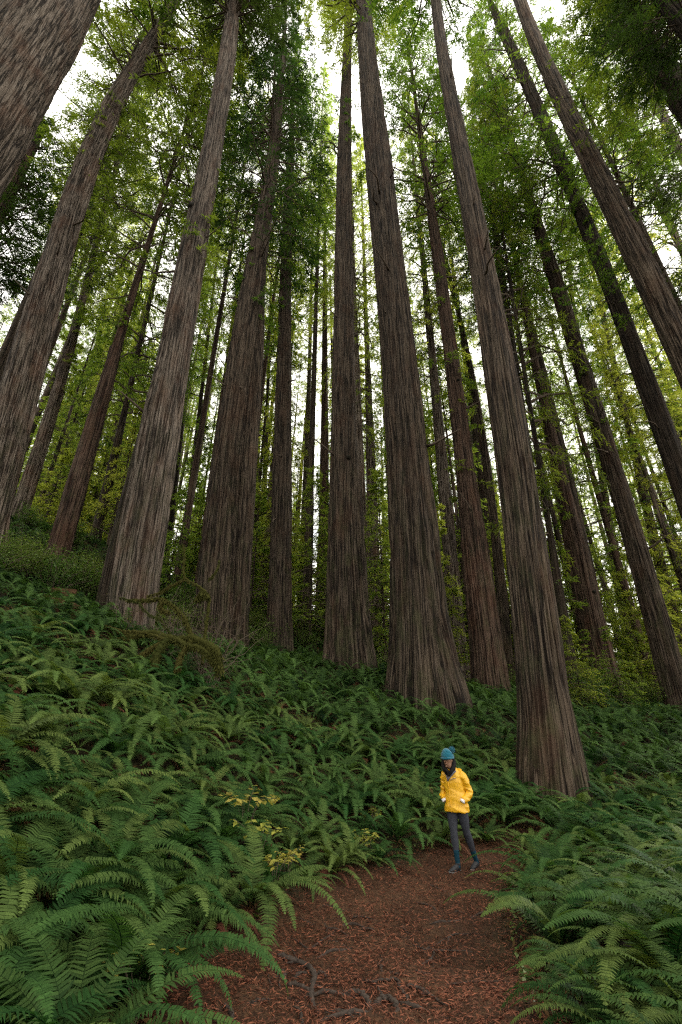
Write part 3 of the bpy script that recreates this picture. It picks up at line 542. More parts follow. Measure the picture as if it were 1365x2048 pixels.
# ------------------------------------------------------------------ background forest
far_proto = [trunk_mesh('trunk', 0, np.array([0, 1.5, 6, 30, 45.]), np.array([.75, .62, .52, .34, .2]), lambda z, s=s: .00*z+.12*np.sin(z/13+s), lambda z, s=s: .1*np.sin(z/11+s*2), 60, 45, M[m_], 40, 300+s, 0)
             for s, m_ in enumerate(('bark_pale', 'bark', 'bark_pale', 'bark_red'))]
gb = random.Random(5); placed = [(float(axis_x(t, t['z0'])), t['D']) for t in TREES]
nbg = 0
for k, (u, D, H, R_, zc, lab) in enumerate([(-230,22,76,5,30,'tall slim redwood whose crown fills the gap right of the giant corner trunk'), (-150,31,86,5,26,'slim redwood crowning between the two leftmost leaning trunks'),
   (340,36,90,5,30,'slim redwood with a crown just left of the broad creased redwood top'), (1650,20,66,4.5,26,'slim redwood whose leafy crown meets the upper right edge'),
   (1990,17,60,4.5,20,'slim redwood with foliage filling the right edge above the middle'), (1745,27,76,5,20,'slim redwood behind the bare grey leaning trunk on the right'), 
   (1311,28,86,5,34,'slim redwood whose crown fills the sky right of the nearest big trunk'), (1080,34,94,5,36,'slim redwood crowning right of the thin bare snag'), (610,37,96,5,40,'slim redwood crowning behind the upright centre redwood'), (200,27,80,5.5,34,'slim redwood with its crown left of the large pale trunk top')]):
    x = at(u, 1250, D)[0]; z = hz(x, D)-.2; placed.append((x, D)); root = link('slim_redwood', None, loc=(x, D, z)); tag(root, lab, 'tree')
    link('trunk', far_proto[(k+1) % 4], root, scale=(.62, .62, H/60)); place_crown(root, ['redwood', 'dark', 'light'][k % 3], k, root.location+Vector((0, 0, zc)), (0, 0, 1), H-zc, R_, k*1.1)
for k in range(4000):
    if nbg >= 105: break
    D = 34 + 66*gb.random()**1.5; hx = gb.uniform(-1.0, 1.05); x = hx*D
    if any(math.hypot(x-a, D-b) < 3.8 for a, b in placed): continue
    placed.append((x, D)); z = hz(x, D)-.2; nbg += 1
    root = link('distant_redwood', None, loc=(x, D, z)); root.rotation_euler = (gb.uniform(-.02, .02), gb.uniform(-.03, .03), 0)
    side = 'left' if x < -8 else ('right' if x > 14 else 'middle')
    tag(root, {'left': 'slender far redwood among the trees on the left hillside', 'middle': 'slender far redwood seen between the big middle trunks', 'right': 'slender far redwood in the bright woods on the right'}[side], 'tree', 'far redwoods, ' + side)
    s = gb.uniform(.6, 1.05); hs = gb.uniform(.95, 1.5)
    link('trunk', far_proto[k % 4], root, scale=(s, s, hs))
    kd = gb.choice(['light', 'redwood', 'light', 'open']); zc = gb.uniform(9, 28)*hs**.5
    q = root.location.copy(); base = Vector((0, 0, zc)) + q
    place_crown(root, kd, k, base, (0, 0, 1), 62*hs-zc, gb.uniform(3.6, 5.4), gb.uniform(0, 6))
# young conifers of the understorey
young_tr = trunk_mesh('trunk', 0, np.array([0, 1., 6, 10]), np.array([.13, .11, .07, .04]), lambda z: 0*z, lambda z: 0*z, 14, 10, M['bark'], 12, 400, 0, .3)
ny_ = 0
spots = [(1150, 1330, 24), (1230, 1345, 26), (1310, 1360, 30), (1175, 1300, 30), (620, 1270, 34), (500, 1230, 36), (770, 1290, 34), (905, 1330, 32), (1340, 1330, 34), (1040, 1350, 38), (1270, 1300, 40),
         (100, 1010, 36), (235, 1010, 34), (345, 1120, 30), (160, 1000, 40), (1010, 1310, 42), (1200, 1290, 44), (640, 1240, 46), (530, 1210, 48), (725, 1240, 50), (880, 1290, 48), (400, 1150, 44), (1330, 1280, 46), (950, 1300, 52)]
for u, v, D in spots:
    p = at(u, v, D); x = p[0]; z = hz(x, D)
    root = link('young_conifer', None, loc=(x, D, z-.1))
    side = 'left' if x < -6 else ('right' if x > 8 else 'middle')
    tag(root, {'left': 'young conifer with light foliage on the left hillside', 'middle': 'young conifer with light foliage behind the middle trunks', 'right': 'young conifer with layered foliage behind the right trunks'}[side], 'young tree', 'young conifers, ' + side)
    h = gb.uniform(.45, 1.25)*(.38 if D < 31 and u > 1000 else 1); link('trunk', young_tr, root, scale=(h, h, h))
    place_crown(root, 'young', ny_, root.location+Vector((0, 0, .8*h)), (0, 0, 1), 13.4*h, 3.0*gb.uniform(.75, 1.2)*h**.5, gb.uniform(0, 6)); ny_ += 1


for k in range(230):
    D = 38 + 52*gb.random(); x = gb.uniform(-.95, 1.0)*D
    if any(math.hypot(x-a, D-b) < 2.2 for a, b in placed): continue
    placed.append((x, D)); h = gb.uniform(1.2, 3.1); root = link('understorey_conifer', None, loc=(x, D, hz(x, D)-.1))
    side = 'left' if x < -8 else ('right' if x > 12 else 'middle')
    tag(root, {'left': 'mid height backlit conifer filling the gaps on the left hillside', 'middle': 'mid height backlit conifer filling the gaps between middle trunks', 'right': 'mid height backlit conifer filling the gaps between right hand trunks'}[side], 'tree', 'understorey conifers, ' + side)
    link('trunk', young_tr, root, scale=(h, h, h))
    place_crown(root, 'mid', k, root.location+Vector((0, 0, 1.0*h)), (0, 0, 1), 13.2*h, gb.uniform(2.6, 4.4)*(h/1.8)**.4, gb.uniform(0, 6))
# far off woods closing the view at the back of the slope
def arr0(me):
    v = np.empty(len(me.vertices)*3, np.float32); me.vertices.foreach_get('co', v); q = np.empty(len(me.loops), np.int32); me.loops.foreach_get('vertex_index', q)
    return v.reshape(-1, 3), q.reshape(-1, 4)
fv, fq = arr0(crown_proto(91, 34, 4.5, 110, 9, 10, .75, 'young', .0, 'leaf_light', .1)[0]); ft, fqt = arr0(far_proto[0])
vs, fs, mi, tn, k_ = [], [], [], [], 0
for i in range(75):
    D = gb.uniform(92, 135); x = gb.uniform(-1.05, 1.05)*D; z = hz(x, D); sc = gb.uniform(.9, 1.5)
    V = rotz_(fv, gb.uniform(0, 6))*np.array([1.3, 1.3, sc])+np.array([x, D, z+1]); vs.append(V); fs.append(fq+k_); mi.append(np.zeros(len(fq), int)); tn.append(np.repeat(rng.random(len(fv)//4+1), 4)[:len(V)]); k_ += len(V)
    V = ft*np.array([.7, .7, sc*.6])+np.array([x, D, z]); vs.append(V); fs.append(fqt+k_); mi.append(np.ones(len(fqt), int)); tn.append(np.zeros(len(V))); k_ += len(V)
tag(link('distant_forest', make_mesh('distant_forest', np.vstack(vs), np.vstack(fs), [M['leaf_light'], M['bark']], midx=np.concatenate(mi), attrs={'tone': ('FLOAT', np.concatenate(tn))})), 'pale green far woods closing the gaps between the lower trunks', 'woods', kind='stuff')
# unseen rest of the grove, added behind and left to shade floor and trunks
def arr(me):
    v = np.empty(len(me.vertices)*3, np.float32); me.vertices.foreach_get('co', v); q = np.empty(len(me.loops), np.int32); me.loops.foreach_get('vertex_index', q)
    return v.reshape(-1, 3), q
cmb = MB(); gw = random.Random(8); cv_, cq_ = arr(PROTO['open'][0][0]); tv_, tq_ = arr(far_proto[1]); tri = len(cq_)//4
vs, fs, mi, k_ = [], [], [], 0
for i in range(26):
    while True:
        x, y = gw.uniform(-42, 42), gw.uniform(-42, 14)
        if ((y < -5 and x < 14) or (x < -1.35*y-16)) and math.hypot(x, y) > 7: break
    a = gw.uniform(0, 6.28); z = hz(x, y); zc = gw.uniform(20, 32)
    V = rotz_(cv_, a)*np.array([1.15, 1.15, .9])+np.array([x, y, z+zc]); vs.append(V); fs.append(cq_.reshape(-1, 4)+k_); mi.append(np.zeros(tri, int)); k_ += len(V)
    V = tv_*np.array([1.3, 1.3, 1.15])+np.array([x, y, z]); vs.append(V); fs.append(tq_.reshape(-1, 4)+k_); mi.append(np.ones(len(tq_)//4, int)); k_ += len(V)
tag(link('added_shade_woods', make_mesh('added_shade_woods', np.vstack(vs), np.vstack(fs), [M['leaf'], M['bark_dark']], midx=np.concatenate(mi))), 'unseen mass of redwoods added around the viewpoint for shade', 'woods', kind='stuff')
# ------------------------------------------------------------------ ferns
def frond_arr(seed, L=1.0, n=36, lod=0, a0=1.25, a1=-.75, twist=.15):
    """frond in the x-z plane starting at the origin, growing toward +x; returns list of (V,F,tone)"""
    g = np.random.default_rng(seed); m = 26
    s = np.linspace(0, 1, m); ang = a0 + (a1-a0)*s**1.15 + .08*np.sin(s*5+seed)
    yaw = twist*np.sin(s*2.2+seed)
    st = L/(m-1)
    d = np.stack([np.cos(ang)*np.cos(yaw), np.cos(ang)*np.sin(yaw), np.sin(ang)], -1)
    P = np.vstack([[0, 0, 0], np.cumsum(d[:-1]*st, 0)])
    q = np.linspace(.13, .995, n); ip = lambda A_: np.stack([np.interp(q, s, A_[:, c]) for c in range(3)], -1)
    B = ip(P); T = norm(ip(d)); side = norm(np.cross(T, np.cross([0, 1., 0], T)))
    latv = norm(np.array([-np.sin(np.interp(q, s, yaw)), np.cos(np.interp(q, s, yaw)), 0*q]).T); up = norm(np.cross(T, latv)); 
    pl = L*.115*np.clip(np.minimum((q-.05)*5.5, 1.16*(1-q)**.62+.06), .05, 1)
    tw = .09*g.normal(size=n)
    Vs, Fs, Ts, k = [], [], [], 0
    wd = L/n*.74
    for sg in (-1, 1):
        ln = pl*g.uniform(.85, 1.1, n)*(g.random(n) > .03)
        D1 = norm(latv*sg + T*(.18+tw[:, None]) + up*(.22))
        D2 = norm(latv*sg + T*(.42+tw[:, None]) - up*.35)
        w0 = T*wd*.5; mid = B + D1*ln[:, None]*.5; tip = mid + D2*ln[:, None]*.5
        if lod == 0:
            V = np.stack([B-w0, B+w0, mid+w0*.85, mid-w0*.85, tip+w0*.12, tip-w0*.12], 1).reshape(-1, 3); b = np.arange(n)[:, None]*6
            Q = np.vstack([b+[0, 1, 2, 3], b+[3, 2, 4, 5]]); nv = 6
        else:
            V = np.stack([B-w0, B+w0, tip+w0*.4, tip-w0*.4], 1).reshape(-1, 3); b = np.arange(n)[:, None]*4
            Q = b+[0, 1, 2, 3]; nv = 4
        tn = np.repeat(np.clip(.2+.55*q+g.normal(0, .1, n), 0, 1), nv)  # frond bases darkened and tips lightened: light and shade put into the tone
        Vs.append(V); Fs.append(Q+k); Ts.append(tn); k += len(V)
    V, Q, _ = tube(P[::2] if lod == 0 else P[::5], np.linspace(.0042, .001, m)[::2 if lod == 0 else 5]*L, 3, cap=False)
    Vs.append(V); Fs.append(Q+k); Ts.append(np.full(len(V), .15))
    return np.vstack(Vs), np.vstack(Fs), np.concatenate(Ts)
def rotz(V, a):
    c, s = math.cos(a), math.sin(a); R = np.array([[c, s, 0], [-s, c, 0], [0, 0, 1]]); return V @ R
def frond_mesh(seed, a0, a1, matl, n=38): 
    V, Q, t = frond_arr(seed, 1.0, n, 0, a0, a1); return make_mesh('frond', V, Q, matl, attrs={'tone': ('FLOAT', t)})
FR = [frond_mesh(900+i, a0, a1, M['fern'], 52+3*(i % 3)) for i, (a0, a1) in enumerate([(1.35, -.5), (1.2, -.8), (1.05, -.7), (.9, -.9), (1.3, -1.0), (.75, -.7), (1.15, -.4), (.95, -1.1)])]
FD = [frond_mesh(950+i, a0, a1, M['fern_dead'], 40) for i, (a0, a1) in enumerate([(.7, -1.3), (.4, -1.2), (.9, -1.5)])]
def fern_arr(seed, lod, nf):
    g = np.random.default_rng(seed); mb = MB()
    for i in range(nf):
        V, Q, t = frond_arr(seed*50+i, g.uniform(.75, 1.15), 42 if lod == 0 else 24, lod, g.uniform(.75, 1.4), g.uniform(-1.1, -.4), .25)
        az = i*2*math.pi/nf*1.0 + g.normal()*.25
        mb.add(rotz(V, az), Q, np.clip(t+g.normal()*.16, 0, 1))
    nq = sum(len(f) for f in mb.f)
    for i in range(2 + seed % 2):
        V, Q, t = frond_arr(seed*50+i+31, g.uniform(.5, .85), 26 if lod == 0 else 16, lod, g.uniform(.4, .9), g.uniform(-1.5, -1.0), .3)
        mb.add(rotz(V, g.uniform(0, 6.28)), Q, t)
    mb.live = nq; return mb
def fmesh(mb):
    tot = sum(len(f) for f in mb.f); return make_mesh('fern', np.concatenate(mb.v), np.concatenate(mb.f), [M['fern'], M['fern_dead']], midx=(np.arange(tot) >= mb.live).astype(int), attrs={'tone': ('FLOAT', np.concatenate(mb.a))})
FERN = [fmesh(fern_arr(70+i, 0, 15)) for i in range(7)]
gf = random.Random(21)
cand = []
def okfern(x, y, s):
    d = float(path_d(np.array([x]), np.array([y]))[0])
    if d < ((.06 + (.38 if x > .3*y-1.2 else .06)*s) if y < 9.4 else .02): return False
    for t in TREES:
        if t['D'] < 60 and math.hypot(x-float(t['xb']), y-t['D']) < float(t['r'][0])*.95: return False
    # clearing just in front of the lens
    if math.hypot(x, y) < 1.7: return False
    return True
for t in TREES: t['xb'] = float(axis_x(t, t['z'][0]))
grid = []
for k in range(36000):
    y = gf.uniform(1.2, 46)**1.0; x = gf.uniform(-1.05*y-3.5, 1.05*y+3.5)
    sp_ = .50 if y < 14 else (.56 if y < 24 else .75)
    s = gf.uniform(.62, 1.3)*(1.12 if (x < -1.5 or x > 2) and y < 10 else 1)
    cell = (int(x//1), int(y//1)); grid_ok = True
    for a in (-1, 0, 1):
        for b in (-1, 0, 1):
            for (px, py) in (cand_grid.get((cell[0]+a, cell[1]+b), ()) if k else ()):
                if (px-x)**2+(py-y)**2 < sp_**2: grid_ok = False
    if k == 0: cand_grid = {}
    if not grid_ok or not okfern(x, y, s): continue
    cand_grid.setdefault(cell, []).append((x, y)); cand.append((x, y, s))
cand = np.array(cand); zc_ = Hh(cand[:, 0], cand[:, 1])
P3 = np.column_stack([cand[:, 0], cand[:, 1], zc_+.5]); dep = P3[:, 1]*cs+(P3[:, 2]-CAMZ)*sn
uu = 682.5+F*P3[:, 0]/np.maximum(dep, .1); vv = 1024-F*(-P3[:, 1]*sn+(P3[:, 2]-CAMZ)*cs)/np.maximum(dep, .1)
vis = (dep > .5) & (uu > -700/np.maximum(dep, .6)) & (uu < 1365+700/np.maximum(dep, .6)) & (vv < 2048+1300/np.maximum(dep, .6))
order = [i for i in np.argsort(dep) if vis[i]]
NI, NF = 290, 34
def slope_n(x, y):
    e = .4; a = Hh(np.array([x-e, x+e, x, x]), np.array([y, y, y-e, y+e])); return Vector((-(a[1]-a[0])/(2*e), -(a[3]-a[2])/(2*e), 1)).normalized()
def zone(x, y, s):
    right = x > np.interp(y, [0, 8.3, 9.75, 10.7, 12.6], [0, 1.15, 2.5, 4.4, 12]) if y < 11 else (x > 5.6)
    return right
for r_, i in enumerate(order[:NI]):
    x, y, s = cand[i]; z = zc_[i]; right = zone(x, y, s); d = float(path_d(np.array([x]), np.array([y]))[0])
    n_ = slope_n(x, y); q = Vector((0, 0, 1)).rotation_difference(Vector((n_.x*.8, n_.y*.8, 1)).normalized())
    az = gf.uniform(0, 6.28)
    if right: g_ = 'sword ferns on the right of the trail'
    elif y > 11: g_ = 'sword ferns on the slope below the trunks'
    elif d < .9: g_ = 'sword ferns along the left edge of the trail'
    else: g_ = 'sword ferns covering the left bank'
    lab = {'sword ferns on the right of the trail': 'green sword fern in the dense bed to the right of the trail',
           'sword ferns on the slope below the trunks': 'green sword fern on the slope just below the big trunks',
           'sword ferns along the left edge of the trail': 'green sword fern arching over the left edge of the brown trail',
           'sword ferns covering the left bank': 'green sword fern in the carpet covering the left bank'}[g_]
    if r_ < NF:
        root = link('sword_fern', None, loc=(x, y, z-.02)); root.rotation_mode = 'QUATERNION'; root.rotation_quaternion = q
        nf = 17
        for j in range(nf):
            a = az + j*6.2832/nf + gf.gauss(0, .12); m = FR[gf.randrange(8)]; sc = s*gf.uniform(.8, 1.15)
            link('frond', m, root, rot=(gf.gauss(0, .12), gf.gauss(0, .1), a), scale=(sc, sc, sc))
        for j in range(2):
            sc = s*gf.uniform(.6, .85)
            o = link('frond', FD[gf.randrange(3)], root, rot=(0, 0, gf.uniform(0, 6.28)), scale=(sc, sc, sc)); o['label'] = 'brown withered frond'
    else:
        root = link('sword_fern', FERN[gf.randrange(7)], loc=(x, y, z-.02), scale=(s, s, s)); root.rotation_mode = 'QUATERNION'
        root.rotation_quaternion = q @ Quaternion((0, 0, 1), az)
    tag(root, lab, 'fern', g_)
# the remaining ferns, a carpet nobody could count
lodf = [fern_arr(170+i, 1, 11) for i in range(5)]
lodf = [(np.concatenate(m.v), np.concatenate(m.f), np.concatenate(m.a), np.arange(sum(len(f) for f in m.f)) >= m.live) for m in lodf]; cvm = []
mb = MB()
for i in order[NI:]:
    x, y, s = cand[i]; V, Q, t, dd_ = lodf[gf.randrange(5)]; cvm.append(dd_)
    n_ = slope_n(x, y); V = rotz(V, gf.uniform(0, 6.28))*s*np.array([1.1, 1.1, 1.3])
    V = V + np.array([x, y, zc_[i]]); V[:, 2] += -(V[:, 0]-x)*n_.x/n_.z*.8-(V[:, 1]-y)*n_.y/n_.z*.8
    mb.add(V, Q, np.clip(t+gf.gauss(0, .18), 0, 1))
tag(link('fern_cover', make_mesh('fern_cover', np.concatenate(mb.v), np.concatenate(mb.f), [M['fern'], M['fern_dead']], midx=np.concatenate(cvm).astype(int), attrs={'tone': ('FLOAT', np.concatenate(mb.a))})), 'carpet of sword ferns thinning out between the redwoods', 'ferns', kind='stuff')
# low leafy ground cover and dead fern scraps under the ferns
def scatter_leaves(name, npts, region, lsz, matl, lab, cat, cond, hgt=.1, seed=1, flat=.5, wr=.55):
    g = np.random.default_rng(seed); x = g.uniform(region[0], region[1], npts); y = g.uniform(region[2], region[3], npts)
    k = cond(x, y, g); x, y = x[k], y[k]; z = Hh(x, y); n = len(x)
    P = np.stack([x, y, z+.008+g.random(n)*hgt], -1); a = g.uniform(0, 6.28, n)
    D = norm(np.stack([np.cos(a), np.sin(a), g.normal(0, flat*.6, n)], -1)); N = norm(np.stack([g.normal(0, flat, n), g.normal(0, flat, n), np.ones(n)], -1))
    ln = lsz*g.uniform(.5, 1.5, n); m = MB(); leaves(P, D, N, ln, ln*wr*g.uniform(.7, 1.2, n), np.clip(g.normal(.5, .28, n), 0, 1), m, .12)
    return tag(link(name, m.mesh(name, matl)), lab, cat, kind='stuff')
scatter_leaves('needle_litter', 330000, (-2.6, 5.5, 2.6, 11.0), .047, M['litter'], 'brown redwood needles and bark flakes littering the trail', 'litter',
               lambda x, y, g: (path_d(x, y) < .35) & (g.random(len(x)) < np.clip(9/(y*y)*1.6, .25, 1)*np.clip(.35+1.6*(lattice(x*2+60, y*2+60, 512, 5, 512)), 0, 1)), .014, 3, .45, .13)
scatter_leaves('ground_litter', 60000, (-9, 10, 2, 16), .075, M['fern_dead'], 'dead fern scraps and fallen needles under the ferns', 'litter', lambda x, y, g: path_d(x, y) > .1, .10, 4, .8, .28)
scatter_leaves('ground_leaves', 26000, (-6, 7, 2, 13), .05, M['shrub'], 'small green leaves growing low at the trail edges', 'ground cover', lambda x, y, g: (path_d(x, y) > .12) & (g.random(len(x)) < np.exp(-(path_d(x, y)-.1)/.6)), .09, 5, .5, .7)
# ------------------------------------------------------------------ shrubs on the left hillside and between trunks
def shrub_mesh(seed, nst=26, h=1.5, R=1.1, leaf=.075, nl=70, matl='shrub'):
    g = np.random.default_rng(seed); lf = MB(); st = MB()
    for i in range(nst):
        a = g.uniform(0, 6.28); r = R*g.random()**.6; hh = h*g.uniform(.6, 1.05)*(1-.35*(r/R)**2)
        P = np.array([[.12*math.cos(a)*g.random(), .12*math.sin(a), 0], [r*.45*math.cos(a), r*.45*math.sin(a), hh*.55], [r*math.cos(a+.2), r*math.sin(a+.2), hh]])
        P = spline(P, 8); add_tube(st, P, np.linspace(.011, .003, 8), 4, cap=False)
        q = g.uniform(.25, 1.02, nl); s = np.linspace(0, 1, 8)
        B = np.stack([np.interp(q, s, P[:, c]) for c in range(3)], -1) + g.normal(0, .12, (nl, 3))*h/1.5
        b = g.uniform(0, 6.28, nl); D = norm(np.stack([np.cos(b), np.sin(b), g.normal(.0, .4, nl)], -1)); N = norm(np.array([0, 0, 1])+g.normal(0, .45, (nl, 3)))
        ln = leaf*g.uniform(.6, 1.5, nl); leaves(B, D, N, ln, ln*.55, np.clip(g.normal(.5, .2, nl)+.2*(q-.5), 0, 1), lf, .1)
    return lf.mesh('foliage', M[matl]), st.mesh('stems', M['twig'])
SH = [shrub_mesh(i, 34, 1.6, 1.2) for i in (1, 2, 3)]
sh_sp = [(20, 1120, 19), (70, 1100, 20), (130, 1150, 20.5), (180, 1130, 22), (40, 1160, 17.5), (105, 1180, 18), (160, 1185, 19.5), (10, 1085, 22), (90, 1065, 25), (190, 1085, 26), (150, 1060, 29), (60, 1040, 29), (345, 1180, 24), (370, 1160, 29), (330, 1150, 30),
         (510, 1265, 27), (520, 1240, 32), (590, 1285, 34), (620, 1295, 33), (640, 1280, 36), (535, 1290, 29.5), (605, 1265, 40), (755, 1320, 29), (770, 1335, 26), (500, 1290, 26), (340, 1210, 21), (375, 1215, 23), (-20, 1140, 16), (1190, 1400, 26), (1250, 1410, 27), (1300, 1415, 28), (1160, 1395, 24), (1230, 1390, 31), (1030, 1370, 33)]
for i, (u, v, D) in enumerate(sh_sp):
    p = at(u, v, D); x = p[0]; z = hz(x, D); root = link('shrub', None, loc=(x, D, z-.05), rot=(0, 0, gf.uniform(0, 6)))
    s = gf.uniform(.8, 1.35)*(1.15 if D > 24 else 1)
    a = 'left' if u < 400 else ('middle' if u < 1000 else 'right')
    tag(root, {'left': 'leafy evergreen shrub on the steep bank at the left', 'middle': 'leafy evergreen shrub low between the middle trunks', 'right': 'leafy evergreen shrub in the shade between the right hand trunks'}[a], 'shrub', 'evergreen shrubs, ' + a)
    lf, st = SH[i % 3]; link('foliage', lf, root, scale=(s, s, s)); link('stems', st, root, scale=(s, s, s))
# small plants with yellow leaves beside the trail
def yellow_mesh(seed, nst=5, h=.6, spread=.4, leaf=.08):
    g = np.random.default_rng(seed); lf = MB(); st = MB()
    for i in range(nst):
        a = g.uniform(0, 6.28); e = spread*g.uniform(.5, 1); P = spline(np.array([[0, 0, 0], [e*.4*math.cos(a), e*.4*math.sin(a), h*.7], [e*math.cos(a), e*math.sin(a), h*g.uniform(.75, 1.)]]), 9)
        add_tube(st, P, np.linspace(.004, .0015, 9), 4, cap=False)
        k = 11; q = np.linspace(.5, 1, k); s = np.linspace(0, 1, 9); B = np.stack([np.interp(q, s, P[:, c]) for c in range(3)], -1)+g.normal(0, .02, (k, 3))
        b = a + np.where(np.arange(k) % 2, 1.1, -1.1)+g.normal(0, .3, k); D = norm(np.stack([np.cos(b), np.sin(b), g.normal(-.1, .2, k)], -1)); N = norm(np.array([0, 0, 1])+g.normal(0, .25, (k, 3)))
        ln = leaf*g.uniform(.7, 1.3, k); leaves(B, D, N, ln, ln*.62, np.clip(g.normal(.5, .25, k), 0, 1), lf, .1)
    return lf.mesh('leaves', M['yellow']), st.mesh('stems', M['twig'])
for i, (u, v, D, zz, sz, lab) in enumerate([(495, 1590, 7.6, .75, 1.35, 'tall yellow leaved sapling highest among the left bank ferns'), (520, 1655, 7.0, .6, 1.0, 'yellowing sapling with orange leaves in the ferns below the tallest one'),
        (738, 1722, 8.7, .42, .9, 'small yellow leaved plant at the trail edge nearest the hiker'), (548, 1775, 6.5, .35, .8, 'small yellow leaved plant where the ferns meet the trail on the left'), (745, 1665, 9.6, .5, .7, 'sparse yellow plant up among the ferns left of the hiker'),
        (268, 2035, 3.9, .25, .6, 'low yellow leaves at the bottom edge of the picture'), (575, 1760, 6.9, .3, .6, 'tiny yellow plant just right of the small trail edge plant')]):
    p = at(u, v, D); z = p[2]-zz*.75; x = p[0]; z = hz(x, D); h = max(.42, p[2]-z+.12)
    root = link('yellow_plant', None, loc=(x, D, z)); tag(root, lab, 'plant')
    lf, st = yellow_mesh(600+i, 6, h*1.0, .38*sz, .085*sz); link('leaves', lf, root); link('stems', st, root)
# ------------------------------------------------------------------ mossy fallen branches
def gpt(u, v, D): return at(u, v, D)
def mossy(name, lab, paths, D0):
    base = None; st = MB(); ms = MB(); g = np.random.default_rng(len(paths)*7+3)
    pts0 = gpt(*paths[0][0][0]); root = link(name, None, loc=(pts0[0], pts0[1], hz(pts0[0], pts0[1]))); tag(root, lab, 'branch')
    o = np.array(root.location)
    for pts, r0, r1, moss in paths:
        P = spline(np.array([gpt(*p) for p in pts]), 10*len(pts)) - o; P[1:-1] += g.normal(0, .012, P[1:-1].shape)
        R = np.linspace(r0, r1, len(P))*(1+.12*g.normal(size=len(P))); b = MB(); add_tube(b, P, R, 7, .4)
        lb = link('limb', b.mesh('limb', M['twig'], True), root)
        if moss:
            m = MB(); add_tube(m, P, R*1.35+.006, 8, .4)
            n = int(420*moss*len(P)/10); q = g.uniform(0, len(P)-1.01, n); i = q.astype(int); f = (q-i)[:, None]; B = P[i]*(1-f)+P[i+1]*f; rr = (R[i]*1.3+.006)[:, None]
            nd_ = norm(g.normal(0, 1, (n, 3)))*np.array([1, 1, 1]); B = B+nd_*rr
            D = norm(nd_*.7+np.array([0, 0, -1.0])*g.uniform(.2, 1.3, (n, 1))); ln = .03*g.uniform(.5, 1.6, n)*(1+(nd_[:, 2] < -.2)*1.4*moss)
            leaves(B, D, norm(g.normal(0, 1, (n, 3))), ln, ln*.22+.004, np.clip(g.normal(.5, .25, n), 0, 1), m, 0)
            link('moss', m.mesh('moss', M['moss']), lb)
    return root
mossy('mossy_branch', 'thick mossy limb arching low over the ferns in front of the pale redwood',
  [([(440, 1345, 12.2), (436, 1305, 12.2), (415, 1288, 12.4), (385, 1275, 12.6), (350, 1277, 12.8), (300, 1265, 13), (250, 1275, 13.2), (200, 1295, 13.3), (165, 1320, 13.3)], .06, .035, 1.6),
   ([(308, 1340, 12.3), (318, 1300, 12.5), (335, 1278, 12.7)], .06, .05, 1.5), ([(345, 1275, 12.8), (375, 1290, 12.5), (410, 1300, 12.3), (432, 1330, 12.2)], .045, .03, 1.3),
   ([(330, 1278, 12.8), (290, 1265, 13), (250, 1262, 13.2), (212, 1252, 13.4)], .03, .012, .9), ([(270, 1330, 12.6), (290, 1305, 12.6), (325, 1285, 12.7)], .04, .03, 1.2),
   ([(355, 1345, 12.3), (362, 1310, 12.4), (385, 1280, 12.6)], .035, .03, 1.2)], 12)
mossy('mossy_branch', 'upper mossy branch bowing over from the twiggy bush to the pale redwood',
  [([(385, 1278, 13), (372, 1240, 13), (352, 1215, 13.1), (325, 1198, 13.2), (290, 1199, 13.3), (255, 1200, 13.5)], .032, .012, 1.2),
   ([(325, 1198, 13.2), (322, 1215, 13.1), (340, 1225, 13)], .02, .012, 1.3), ([(345, 1278, 13), (325, 1242, 13), (300, 1230, 13), (275, 1205, 13.2), (240, 1195, 13.4)], .018, .007, .5)], 13)
mossy('mossy_branch', 'highest mossy branch curling in front of the broad creased redwood',
  [([(405, 1330, 13.2), (412, 1260, 13.2), (418, 1200, 13.1), (405, 1178, 13), (380, 1163, 13), (368, 1150, 13), (370, 1115, 13), (366, 1090, 13)], .03, .009, .5),
   ([(415, 1190, 13), (405, 1185, 13), (395, 1197, 13)], .03, .022, 2.0), ([(372, 1158, 13), (345, 1170, 13.2), (318, 1185, 13.3), (295, 1192, 13.4)], .016, .007, .7), ([(418, 1160, 13.3), (432, 1145, 13.3), (440, 1120, 13.4)], .016, .006, .4)], 13)
# bare twiggy bush
def twig_bush(x, y, n, h, seed, lab, R=1.0):
    g = np.random.default_rng(seed); z = hz(x, y); root = link('bare_bush', None, loc=(x, y, z)); tag(root, lab, 'bush'); mb = MB(); lf = MB()
    for i in range(n):
        a = g.uniform(0, 6.28); P = [np.array([g.normal(0, .12), g.normal(0, .12), 0])]; d = norm(np.array([math.cos(a)*.5*R, math.sin(a)*.5*R, 1.0])); st = h*g.uniform(.5, 1)/9
        for k in range(9): d = norm(d+g.normal(0, .22, 3)); P.append(P[-1]+d*st)
        P = np.array(P); add_tube(mb, P, np.linspace(.014, .004, 10), 4, .4, cap=False)
        for j in range(5):
            k = g.integers(2, 9); e = norm(P[k]-P[k-1]+g.normal(0, .7, 3)); Q_ = [P[k]]; s2 = st*.6
            for _ in range(5): e = norm(e+g.normal(0, .25, 3)); Q_.append(Q_[-1]+e*s2)
            add_tube(mb, np.array(Q_), np.linspace(.006, .0025, 6), 3, .4, cap=False)
            q = np.array(Q_)[2:]; m = len(q); leaves(q+g.normal(0, .02, (m, 3)), norm(g.normal(0, 1, (m, 3))), norm(np.array([0, 0, 1.])+g.normal(0, .4, (m, 3))), np.full(m, .05), np.full(m, .03), np.clip(g.normal(.7, .2, m), 0, 1), lf)
    link('stems', mb.mesh('stems', M['twig']), root); link('leaves', lf.mesh('leaves', M['moss']), root)
